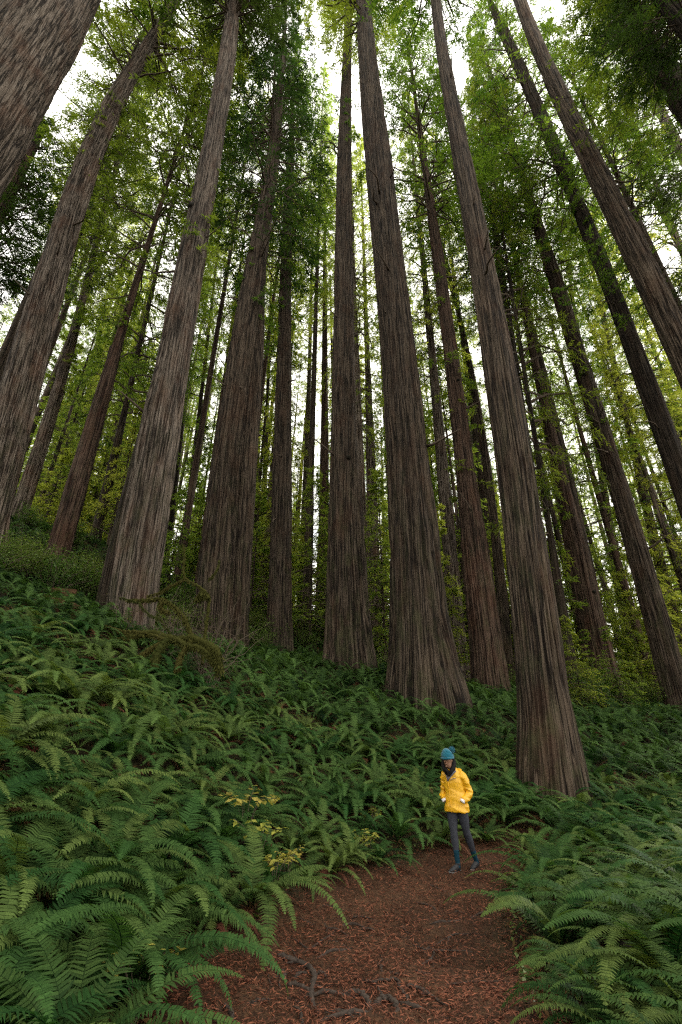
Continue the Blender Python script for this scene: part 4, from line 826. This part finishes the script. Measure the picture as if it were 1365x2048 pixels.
p = at(425, 1290, 13.6); twig_bush(p[0], 13.6, 26, 2.9, 3, 'bare twiggy bush in front of the broad creased redwood', .9)
p = at(345, 1265, 14.6); twig_bush(p[0], 14.6, 20, 2.6, 4, 'thin leafless shrub between the pale and the creased redwoods', 1.1)
p = at(262, 1255, 14.8); twig_bush(p[0], 14.8, 8, 2.2, 5, 'few bare twigs with tiny leaves before the pale redwood', 1.2)
# fallen logs on the left bank
def log(pts, r, seed, lab):
    g = np.random.default_rng(seed); P = spline(np.array(pts), 60); seg = 40; th = np.arange(seg)/seg
    V, Q, cp = tube(P, r, seg); c = np.repeat(P, seg, 0); TH = np.tile(th, 60); S = np.repeat(np.arange(60)/60*8, seg)
    f = 1+.22*(lattice(TH*9, S, 9, seed)-.5)+.16*(lattice(TH*26, S*1.7, 26, seed+1)-.5); V[:60*seg] = c+(V[:60*seg]-c)*f[:, None]
    me = make_mesh('log', V, [Q, cp], M['log'], True); o = link('fallen_log', me); tag(o, lab, 'log')
    m = MB(); n = 1500; i = g.integers(0, 60, n); j = g.integers(0, seg, n); B = V[i*seg+j]; k = B[:, 2] > P[i][:, 2]+r*.35; B = B[k]; nn = len(B)
    k2 = lattice(B[:, 0]*2+50, B[:, 1]*2+50, 256, 8)>.5; B = B[k2]; nn = len(B)
    leaves(B, norm(g.normal(0, 1, (nn, 3))+[0, 0, .4]), norm(g.normal(0, 1, (nn, 3))), .05*g.uniform(.5, 1.5, nn), np.full(nn, .02), g.random(nn), m); link('moss', m.mesh('moss', M['moss']), o)
log([at(-120, 1172, 15.3), at(-10, 1196, 15.3), at(75, 1212, 15.4), at(165, 1243, 15.5)], .42, 3, 'red brown rotting log lying along the foot of the left bank')
log([at(-60, 1175, 17.5), at(60, 1185, 17.6), at(150, 1190, 17.7)], .22, 5, 'thinner decayed log resting above the big rotting log')
# ------------------------------------------------------------------ exposed roots on the trail
def on_trail(u, v):
    """walk the pixel's ray down to the ground"""
    d = ray(u, v); d = d/np.linalg.norm(d); t = np.linspace(3, 16, 700); P = np.array([0, 0, CAMZ])+t[:, None]*d; h = Hh(P[:, 0], P[:, 1]); i = np.argmax(P[:, 2] < h); return P[i, 0], P[i, 1]
ROOTS = [([(620,1925),(560,1915),(600,1930),(628,1955),(622,2000),(660,2048)], .036, 'thick forked root snaking down the middle of the trail bottom'),
 ([(680,1990),(710,1988),(735,2005),(742,2028)], .030, 'short arched root near the bottom centre of the trail'),
 ([(742,2010),(770,2003),(790,2012),(795,2042)], .034, 'smooth hooked root at the bottom of the trail, right of the arched one'),
 ([(563,1972),(590,1975),(612,1985),(625,2000)], .026, 'root stub joining the thick forked root from the left'),
 ([(611,1972),(640,1980),(655,1990)], .018, 'short root above the forked root bend'),
 ([(567,1940),(568,1965)], .02, 'small upright root knuckle left of the trail centre'),
 ([(590,1960),(600,1950),(625,1950)], .022, 'looping root over a hollow at the left of the trail'),
 ([(628,1962),(640,1950),(660,1958)], .024, 'dark root arch over a hollow, near the loop'),
 ([(725,1955),(740,1965),(790,1962),(800,1980),(815,2000),(830,2040)], .018, 'long thin root running to the lower right of the trail'),
 ([(800,1975),(830,1975),(855,1990),(880,2000)], .022, 'pale root crossing toward the right fern bed'),
 ([(775,1943),(800,1952),(820,1955)], .009, 'thin wiry root at the right of the trail middle'),
 ([(650,1880),(680,1890),(708,1903)], .014, 'pale curved root in the upper middle of the trail'),
 ([(555,1905),(575,1915),(592,1932)], .014, 'grey root splinter at the left trail edge'),
 ([(722,1858),(740,1860),(752,1864)], .018, 'dark root hump half way up the trail'),
 ([(650,1846),(654,1868)], .013, 'small vertical root tip in the trail'),
 ([(765,1930),(762,1945)], .016, 'stubby root knob on the right of the trail'),
 ([(440,2010),(460,2030),(470,2048)], .028, 'dark root emerging at the bottom left of the trail'),
 ([(490,2020),(515,2005),(550,1998)], .018, 'half buried root at the lower left of the trail'),
 ([(845,1765),(870,1775),(900,1790),(915,1795)], .012, 'thin root crossing in front of the hiker'),
 ([(790,1870),(840,1895),(900,1975)], .006, 'very thin straight rootlet on the right half of the trail'),
 ([(780,1855),(800,1850),(815,1868),(845,1880)], .012, 'wavy root right of the trail centre'),
 ([(610,1855),(640,1850),(668,1852)], .010, 'flat root strip left of the trail centre'),
 ([(700,1835),(730,1835),(760,1845)], .012, 'low root ridge across the upper trail'),
 ([(905,1822),(935,1830)], .014, 'short root bump near the right fern edge'),
 ([(540,1955),(600,1942),(640,1947)], .006, 'thin pale stick lying across the left of the trail'),
 ([(700,2010),(715,2030),(735,2046)], .015, 'slender root between the arched and forked roots'),
 ([(820,1935),(850,1950),(875,1948)], .013, 'worn root at the right of the trail'),
 ([(640,1810),(670,1815),(690,1822)], .012, 'half hidden root far up the left of the trail'),
 ([(860,1850),(880,1856),(905,1870)], .010, 'narrow root beside the sunken part of the trail')]
gr = np.random.default_rng(77)
for pts, r, lab in ROOTS:
    G = np.array([on_trail(u, v) for u, v in pts]); G3 = spline(np.column_stack([G, np.zeros(len(G))]), max(8, 9*len(G))); n = len(G3)
    G3[:, :2] += gr.normal(0, .008, (n, 2)); z = Hh(G3[:, 0], G3[:, 1]); s = np.linspace(0, 1, n)
    r = r*.74; arch = r*(.05+.75*np.sin(math.pi*s)) - r*1.6*(np.abs(2*s-1)**4) + gr.normal(0, .002, n); G3[:, 2] = z+arch
    R = r*(1.05-.35*s)*np.clip(np.minimum(s, 1-s)*5+.3, 0, 1)*(1+.1*gr.normal(size=n)); o = G3[n//2].copy(); m = MB(); add_tube(m, G3-o, R, 10, .5, R2=R*.8)
    tag(link('tree_root', m.mesh('tree_root', M['root'], True), loc=o), lab, 'root')
for k in range(22):
    while True:
        u0, v0 = gr.uniform(470, 930), gr.uniform(1830, 2045)
        if u0 > 560-(v0-1830)*.4: break
    gx0 = np.array(on_trail(u0, v0)); a = gr.choice([.15, 2.6, 1.1]) + gr.normal(0, .45); n = 22; L_ = gr.uniform(.35, 1.2); P = [gx0]
    for _ in range(n-1): a += gr.normal(0, .19); P.append(P[-1]+L_/n*np.array([math.cos(a), math.sin(a)]))
    P = np.array(P); s = np.linspace(0, 1, n); r = gr.uniform(.006, .017); G3 = np.column_stack([P, Hh(P[:, 0], P[:, 1])+r*(.2+.9*np.sin(s*9+gr.uniform(0, 6)))])
    R = r*np.clip(np.minimum(s*5, (1-s)*1.4)+.12, 0, 1); o = G3[n//2].copy(); m = MB(); add_tube(m, G3-o, R, 7, .5)
    tag(link('tree_root', m.mesh('tree_root', M['root'], True), loc=o), 'thin brown rootlet running through the needle litter of the trail', 'root', 'thin rootlets on the trail')
# ------------------------------------------------------------------ the hiker
def cloth(name, c, rough, spec, **k): return simple(name, c, rough, spec, **k)
M['jacket'] = cloth('yellow_rain_jacket', (.66, .35, .010), .42, .45, nscale=14, var=.07, bump=.5, bdist=.012)
M['jacket_in'] = cloth('jacket_lining', (.10, .10, .13), .6, .3, nscale=60, var=.1)
M['leggings'] = cloth('charcoal_leggings', (.030, .032, .040), .75, .2, nscale=120, var=.25)
M['sock'] = cloth('teal_sock', (.007, .034, .052), .85, .1, nscale=150, var=.3, bump=.6)
M['hat'] = cloth('teal_knit', (.012, .115, .165), .95, .1, nscale=90, var=.35, bump=1, bdist=.008, sheen=.3)
M['skin'] = cloth('skin', (.22, .115, .07), .5, .35, nscale=60, var=.06)
M['hair'] = cloth('black_hair', (.006, .005, .005), .6, .12, nscale=70, var=.4, bump=.3)
M['shoe'] = cloth('dark_shoe', (.022, .022, .024), .7, .3, nscale=60, var=.4)
M['sole'] = cloth('grey_sole', (.12, .12, .115), .8, .2, nscale=60, var=.2)
M['white'] = cloth('white_cuff', (.75, .73, .74), .8, .2, nscale=60, var=.04)
M['eye'] = cloth('eye', (.02, .015, .012), .2, .5, var=.1)
def solid(parts, voxel, smooth=6, extra=None):
    """join closed lofts into one continuous skin by voxel remesh"""
    mb = MB()
    for p in parts: add_tube(mb, **p)
    me = mb.mesh('tmp', M['skin'], True); o = bpy.data.objects.new('tmp', me); C.objects.link(o)
    r = o.modifiers.new('r', 'REMESH'); r.mode = 'VOXEL'; r.voxel_size = voxel; r.use_smooth_shade = True
    if smooth: s_ = o.modifiers.new('s', 'SMOOTH'); s_.iterations = smooth; s_.factor = .5
    dg = bpy.context.evaluated_depsgraph_get(); ev = o.evaluated_get(dg); out = bpy.data.meshes.new_from_object(ev)
    bpy.data.objects.remove(o); bpy.data.meshes.remove(me)
    return out
def part(name, me, m, parent, smooth=True):
    me.materials.clear(); me.materials.append(m); me.name = name
    if smooth: me.polygons.foreach_set('use_smooth', np.ones(len(me.polygons), bool))
    return link(name, me, parent)
def lo(pts, R, R2=None, seg=14, n=None, up=None):
    pts = np.array(pts, float); k = n or 6*len(pts); P = spline(pts, k); t = np.linspace(0, 1, len(pts)); tt = np.linspace(0, 1, k)
    R = np.interp(tt, t, R); R2 = R if R2 is None else np.interp(tt, t, R2)
    return dict(P=P, R=R, R2=R2, seg=seg, up=up)
# figure coordinates: x right, y away from the lens, z up, metres; she faces -y turned towards -x
UPX = [1, 0, 0]
def hand(wr, dirv, palmn, s=1):
    """palm, four fingers, thumb from the wrist along dirv"""
    d = norm(np.array(dirv, float)); nn = norm(np.array(palmn, float)); lat = np.cross(d, nn); wr = np.array(wr, float); out = []
    out.append(dict(P=np.array([wr, wr+d*.04, wr+d*.085]), R=[.024, .036, .034], R2=[.018, .014, .012], seg=10, up=nn))
    for k, (o_, ln) in enumerate(((-.028, .062), (-.010, .075), (.010, .071), (.027, .055))):
        a = wr+d*.08+lat*o_; P = [a, a+d*ln*.45+nn*.006, a+d*ln*.78+nn*.02, a+d*ln*.92+nn*.036]; out.append(dict(P=np.array(P), R=[.009, .0085, .008, .0065], seg=8))
    a = wr+d*.025+lat*-.03; out.append(dict(P=np.array([a, a+d*.03-lat*.022, a+d*.055-lat*.028+nn*.01]), R=[.012, .0105, .008], seg=8))
    return out
HX, HY, HZ = -.055, -.055, 1.555   # head centre
body_parts = [lo([(0, .02, .80), (.0, .02, .92), (0, .02, 1.08), (-.01, .02, 1.22), (-.015, .02, 1.34), (-.02, .01, 1.395)], [.145, .15, .115, .135, .14, .06], [.10, .10, .085, .1, .09, .055], up=[0, 1, 0]),
  lo([(-.02, .01, 1.36), (-.035, -.01, 1.44), (-.05, -.035, 1.50)], [.055, .047, .05], n=8),
  lo([(HX+.012, HY+.018, HZ-.10), (HX+.01, HY-.005, HZ-.075), (HX, HY, HZ-.03), (HX, HY+.004, HZ+.03), (HX, HY+.01, HZ+.085), (HX, HY+.015, HZ+.112)], [.03, .052, .068, .074, .062, .02], [.035, .062, .082, .092, .076, .025], up=[-.35, 1, 0]),
  lo([(HX-.028, HY-.075, HZ+.012), (HX-.036, HY-.093, HZ-.014), (HX-.034, HY-.080, HZ-.026)], [.008, .013, .008], n=7, seg=8),   # nose
  lo([(HX-.045, HY-.066, HZ-.050), (HX-.029, HY-.080, HZ-.050), (HX-.008, HY-.074, HZ-.049)], [.004, .008, .004], n=7, seg=8),   # lips
  lo([(HX-.03, HY-.055, HZ-.085), (HX-.022, HY-.06, HZ-.088), (HX-.01, HY-.055, HZ-.085)], [.012, .016, .012], n=6, seg=8),   # chin
  lo([(HX+.072, HY+.0, HZ+.015), (HX+.079, HY+.005, HZ-.012)], [.012, .010], n=4, seg=8), lo([(HX-.072, HY+.02, HZ+.015), (HX-.078, HY+.02, HZ-.012)], [.012, .010], n=4, seg=8),
  lo([(-.12, .02, 1.335), (-.18, .03, 1.29), (-.205, .06, 1.07), (-.18, -.035, .965)], [.05, .045, .036, .022], n=20),
  lo([(.10, .03, 1.335), (.165, .035, 1.29), (.215, .07, 1.08), (.135, -.045, .965)], [.05, .045, .036, .022], n=20),
  lo([(-.075, .0, .86), (-.078, -.015, .70), (-.068, -.05, .525), (-.062, -.055, .40), (-.045, -.075, .20), (-.038, -.085, .075)], [.088, .078, .054, .054, .036, .032], [.09, .082, .056, .06, .038, .034]),
  lo([(.075, .03, .86), (.092, .05, .70), (.105, .08, .535), (.125, .14, .40), (.155, .21, .22), (.172, .25, .115)], [.088, .078, .054, .054, .036, .032], [.09, .082, .056, .06, .038, .034]),
  lo([(-.036, -.06, .055), (-.06, -.12, .05), (-.085, -.20, .03)], [.034, .036, .026], [.03, .026, .016], n=8), lo([(.172, .27, .07), (.160, .21, .045), (.145, .14, .03)], [.034, .036, .026], [.03, .026, .016], n=8)]
body_parts += hand((-.172, -.035, .962), (.42, .35, -.9), (.9, .1, .3)) + hand((.13, -.045, .962), (-.35, .45, -.9), (-.9, .1, .3))
person = part('person', solid(body_parts, .0062, 3), M['skin'], None)
FX, FY = at(929, 1745, 8.75)[0], 8.75
GZ = hz(FX, FY)
person.location = (FX-.01, FY+.08, GZ+.0)
PSC = .96; person.scale = (PSC, PSC, PSC); person.rotation_euler = (0, 0, rad(-28))
tag(person, 'hiker in a yellow jacket and blue bobble hat walking on the trail, hands in pockets', 'person')
# jacket torso, sleeves and hood as one shell
jk = [lo([(.005, .012, .80), (.005, .012, .83), (0, .012, .95), (0, .015, 1.08), (-.01, .02, 1.22), (-.012, .022, 1.33), (-.02, .015, 1.40), (-.03, .0, 1.455)],
         [.205, .203, .182, .165, .170, .158, .088, .070], [.138, .138, .13, .115, .122, .108, .080, .068], up=[-.25, 1, 0], seg=40, n=50),
  lo([(-.115, .02, 1.345), (-.175, .03, 1.30), (-.195, .055, 1.19), (-.212, .075, 1.08), (-.222, .02, 1.02), (-.185, -.045, .975)], [.062, .068, .060, .058, .054, .046], n=30, seg=20),
  lo([(.10, .03, 1.345), (.160, .035, 1.30), (.195, .06, 1.19), (.232, .075, 1.085), (.20, .01, 1.02), (.142, -.062, .972)], [.062, .068, .060, .058, .055, .046], n=30, seg=20)]
jm = solid(jk, .0085, 2)
# folds: displace along normals with directional noise
co = np.zeros(len(jm.vertices)*3, np.float32); jm.vertices.foreach_get('co', co); co = co.reshape(-1, 3); no = np.array([v.normal[:] for v in jm.vertices])
w1 = lattice(co[:, 0]*9+co[:, 2]*22+60, co[:, 2]*9+co[:, 1]*12+60, 256, 4)-.5
sl = np.clip((np.abs(co[:, 0]-.0)-.15)/.04, 0, 1)
w2 = lattice(co[:, 2]*34+60+co[:, 0]*12, co[:, 1]*9+40, 256, 6)-.5
hem = np.clip(1-(co[:, 2]-.80)/.12, 0, 1); w3 = lattice(co[:, 0]*34+60, co[:, 2]*5+40, 256, 7)-.5
w4 = lattice(co[:, 0]*26+70, co[:, 2]*4+40, 256, 17)-.5
co += no*(w1*.016+w2*sl*.022+w3*hem*.012+w4*.010)[:, None]; jm.vertices.foreach_set('co', co.ravel())
jo = part('jacket', jm, M['jacket'], person)
def pb(name, parts, m, parent, vox=None, sm=2, lab=None):
    if vox: me = solid(parts, vox, sm)
    else:
        b = MB(); [add_tube(b, **q) for q in parts]; me = b.mesh(name, m, True)
    o = part(name, me, m, parent)
    if lab: o['label'] = lab
    return o
def surf(zs, x0, dx=0.0, off=.004):
    """front placket line on the torso, following its ellipse"""
    out = []
    for i, z in enumerate(zs):
        rx = np.interp(z, [.80, .95, 1.08, 1.22, 1.33, 1.40, 1.455], [.205, .182, .165, .170, .158, .088, .070]); ry = np.interp(z, [.80, .95, 1.08, 1.22, 1.33, 1.40, 1.455], [.138, .13, .115, .122, .108, .080, .068])
        x = x0+dx*(i/(len(zs)-1)); out.append((x, .015-ry*math.sqrt(max(0, 1-(x/rx)**2))-off, z))
    return out
pb('zip_placket', [lo(surf(np.linspace(.80, 1.27, 8), -.055, -.02, .008), [.010]*8, [.007]*8, seg=8, n=24)], M['jacket'], jo)
pb('collar', [lo([(-.125, -.045, 1.345), (-.105, -.085, 1.385), (-.085, -.105, 1.36), (-.080, -.115, 1.31), (-.078, -.118, 1.25)], [.009, .014, .014, .012, .006], seg=8), lo([(.07, -.075, 1.40), (.02, -.11, 1.36), (-.04, -.122, 1.30), (-.07, -.122, 1.25)], [.012, .016, .014, .006], seg=8)], M['jacket_in'], jo, lab='dark grey inner collar flaps of the open jacket')
pb('chest_pocket', [lo([(-.025, -.122, 1.262), (.02, -.118, 1.285), (.07, -.100, 1.295)], [.0055]*3, seg=6)], M['jacket_in'], jo)
pb('hood', [lo([(-.09, .05, 1.40), (.0, .125, 1.385), (.075, .105, 1.405), (.12, .045, 1.39)], [.03, .05, .052, .026], [.02, .036, .036, .02], seg=14, n=24)], M['jacket'], jo, .009, 3)
pb('legging', [lo([(-.02, .015, .86), (-.01, .01, .84)], [.13, .12], [.09, .09], n=6, up=[0, 1, 0]), lo([(-.075, .0, .86), (-.078, -.015, .70), (-.068, -.05, .525), (-.062, -.055, .40), (-.048, -.072, .25)], [.094, .083, .058, .058, .042], [.094, .085, .06, .063, .044], n=40, seg=20),
   lo([(.075, .03, .86), (.092, .05, .70), (.105, .08, .535), (.125, .14, .40), (.150, .20, .24)], [.094, .083, .058, .058, .042], [.094, .085, .06, .063, .044], n=40, seg=20)], M['leggings'], person, .007, 4)
for P_ in ([(-.050, -.070, .285), (-.046, -.075, .20), (-.038, -.083, .10), (-.038, -.083, .06)], [(.143, .185, .285), (.156, .212, .21), (.171, .246, .12), (.174, .255, .08)]):
    pb('sock', [lo(P_, [.046, .043, .037, .042], seg=18, n=20)], M['sock'], person)
def shoe(heel, toe, pitch):
    heel = np.array(heel); toe = np.array(toe); d = toe-heel; pts = [heel+d*t+np.array([0, 0, z]) for t, z in ((0, .05), (.2, .058), (.45, .052), (.72, .036), (1, .026))]
    o = pb('shoe', [lo(pts, [.034, .040, .042, .044, .026], [.050, .052, .042, .030, .018], seg=16, n=26, up=[0, 0, 1]), lo([heel+d*.12+[0, 0, .06], heel+d*.12+[0, 0, .115]], [.040, .046], n=6, seg=16)], M['shoe'], person, .006, 2)
    m = MB(); P = spline(np.array([heel+d*t+np.array([0, 0, .004+z]) for t, z in ((-.06, .006), (.2, 0), (.5, 0), (.8, 0), (1.04, .010))]), 20); add_tube(m, P, np.interp(np.linspace(0, 1, 20), [0, .15, .5, .8, 1], [.022, .040, .040, .047, .022]), 14, .5, R2=np.full(20, .013), up=[0, 0, 1])
    link('sole', m.mesh('sole', M['sole'], True), o)
    m = MB()
    for q in (.36, .48, .6): c = heel+d*q+np.array([0, 0, .098-.035*q/.6+.0]); lt = norm(np.cross(d, [0, 0, 1])); add_tube(m, np.array([c-lt*.02, c+[0, 0, .006], c+lt*.02]), .003, 6)
    link('laces', m.mesh('laces', M['sole'], True), o)
shoe((-.025, -.055, .0), (-.135, -.245, .0), 0); shoe((.185, .30, .014), (.130, .075, .0), 0)
pb('cuff', [lo([(-.188, -.048, .984), (-.178, -.052, .958), (-.172, -.053, .948)], [.043, .043, .036], seg=16, n=10)], M['white'], person); pb('cuff', [lo([(.150, -.064, .984), (.136, -.072, .958), (.130, -.075, .948)], [.043, .044, .036], seg=16, n=10)], M['white'], person)
for x_, y_ in ((HX-.052, HY-.066), (HX-.006, HY-.077)):
    pb('eye', [lo([(x_-.010, y_+.003, HZ+.006), (x_, y_-.003, HZ+.006), (x_+.010, y_+.002, HZ+.006)], [.003, .007, .003], n=8, seg=10)], M['eye'], person)
pb('hair', [lo([(HX+.055, HY+.035, HZ+.06), (HX+.080, HY+.030, HZ-.03), (HX+.078, HY+.0, HZ-.11), (HX+.055, HY-.045, HZ-.18), (HX+.02, HY-.068, HZ-.24)], [.035, .038, .048, .045, .018], [.05, .05, .046, .034, .014], n=30),
   lo([(HX-.060, HY+.03, HZ+.05), (HX-.082, HY+.020, HZ-.03), (HX-.078, HY-.02, HZ-.10), (HX-.055, HY-.045, HZ-.16), (HX-.035, HY-.065, HZ-.22)], [.022, .026, .034, .036, .014], [.05, .05, .042, .03, .012], n=30),
   lo([(HX+.01, HY+.06, HZ+.06), (HX+.015, HY+.075, HZ-.04), (HX+.02, HY+.07, HZ-.14)], [.06, .075, .07], [.045, .045, .05], n=18),
   lo([(HX-.045, HY-.060, HZ-.115), (HX-.01, HY-.066, HZ-.16), (HX+.0, HY-.072, HZ-.23)], [.03, .052, .02], [.02, .03, .012], n=18)], M['hair'], person, .0065, 3)
ho = pb('hat', [lo([(HX-.004, HY-.004, HZ+.040), (HX, HY+.002, HZ+.075), (HX+.008, HY+.018, HZ+.115), (HX+.022, HY+.035, HZ+.140), (HX+.034, HY+.045, HZ+.150)], [.106, .110, .104, .072, .02], [.112, .114, .106, .074, .02], seg=28, n=26, up=[-.35, 1, 0])], M['hat'], person)
gq = np.random.default_rng(3); m = MB(); th = np.linspace(0, math.pi, 12); R_ = .05*np.sin(th)+.002
pc = np.array([HX+.072, HY+.045, HZ+.165]); add_tube(m, pc+np.stack([0*th, 0*th, .05*np.cos(th)], -1), R_, 16)
nn_ = norm(gq.normal(0, 1, (900, 3))); leaves(pc+nn_*.042, nn_, norm(gq.normal(0, 1, (900, 3))), np.full(900, .02), np.full(900, .006), gq.random(900), m)
link('bobble', m.mesh('bobble', M['hat'], True), ho)
th = np.linspace(0, 2*math.pi, 33); bd = np.stack([HX-.004+.108*np.cos(th), HY-.004+.114*np.sin(th), HZ+.047-.012*np.sin(th)*-1+0*th], -1); m = MB(); V, Q, _ = tube(bd, .009, 8, R2=.016, up=[0, 0, 1], cap=False); m.add(V, Q)
link('hat_brim', m.mesh('hat_brim', M['hat'], True), ho)
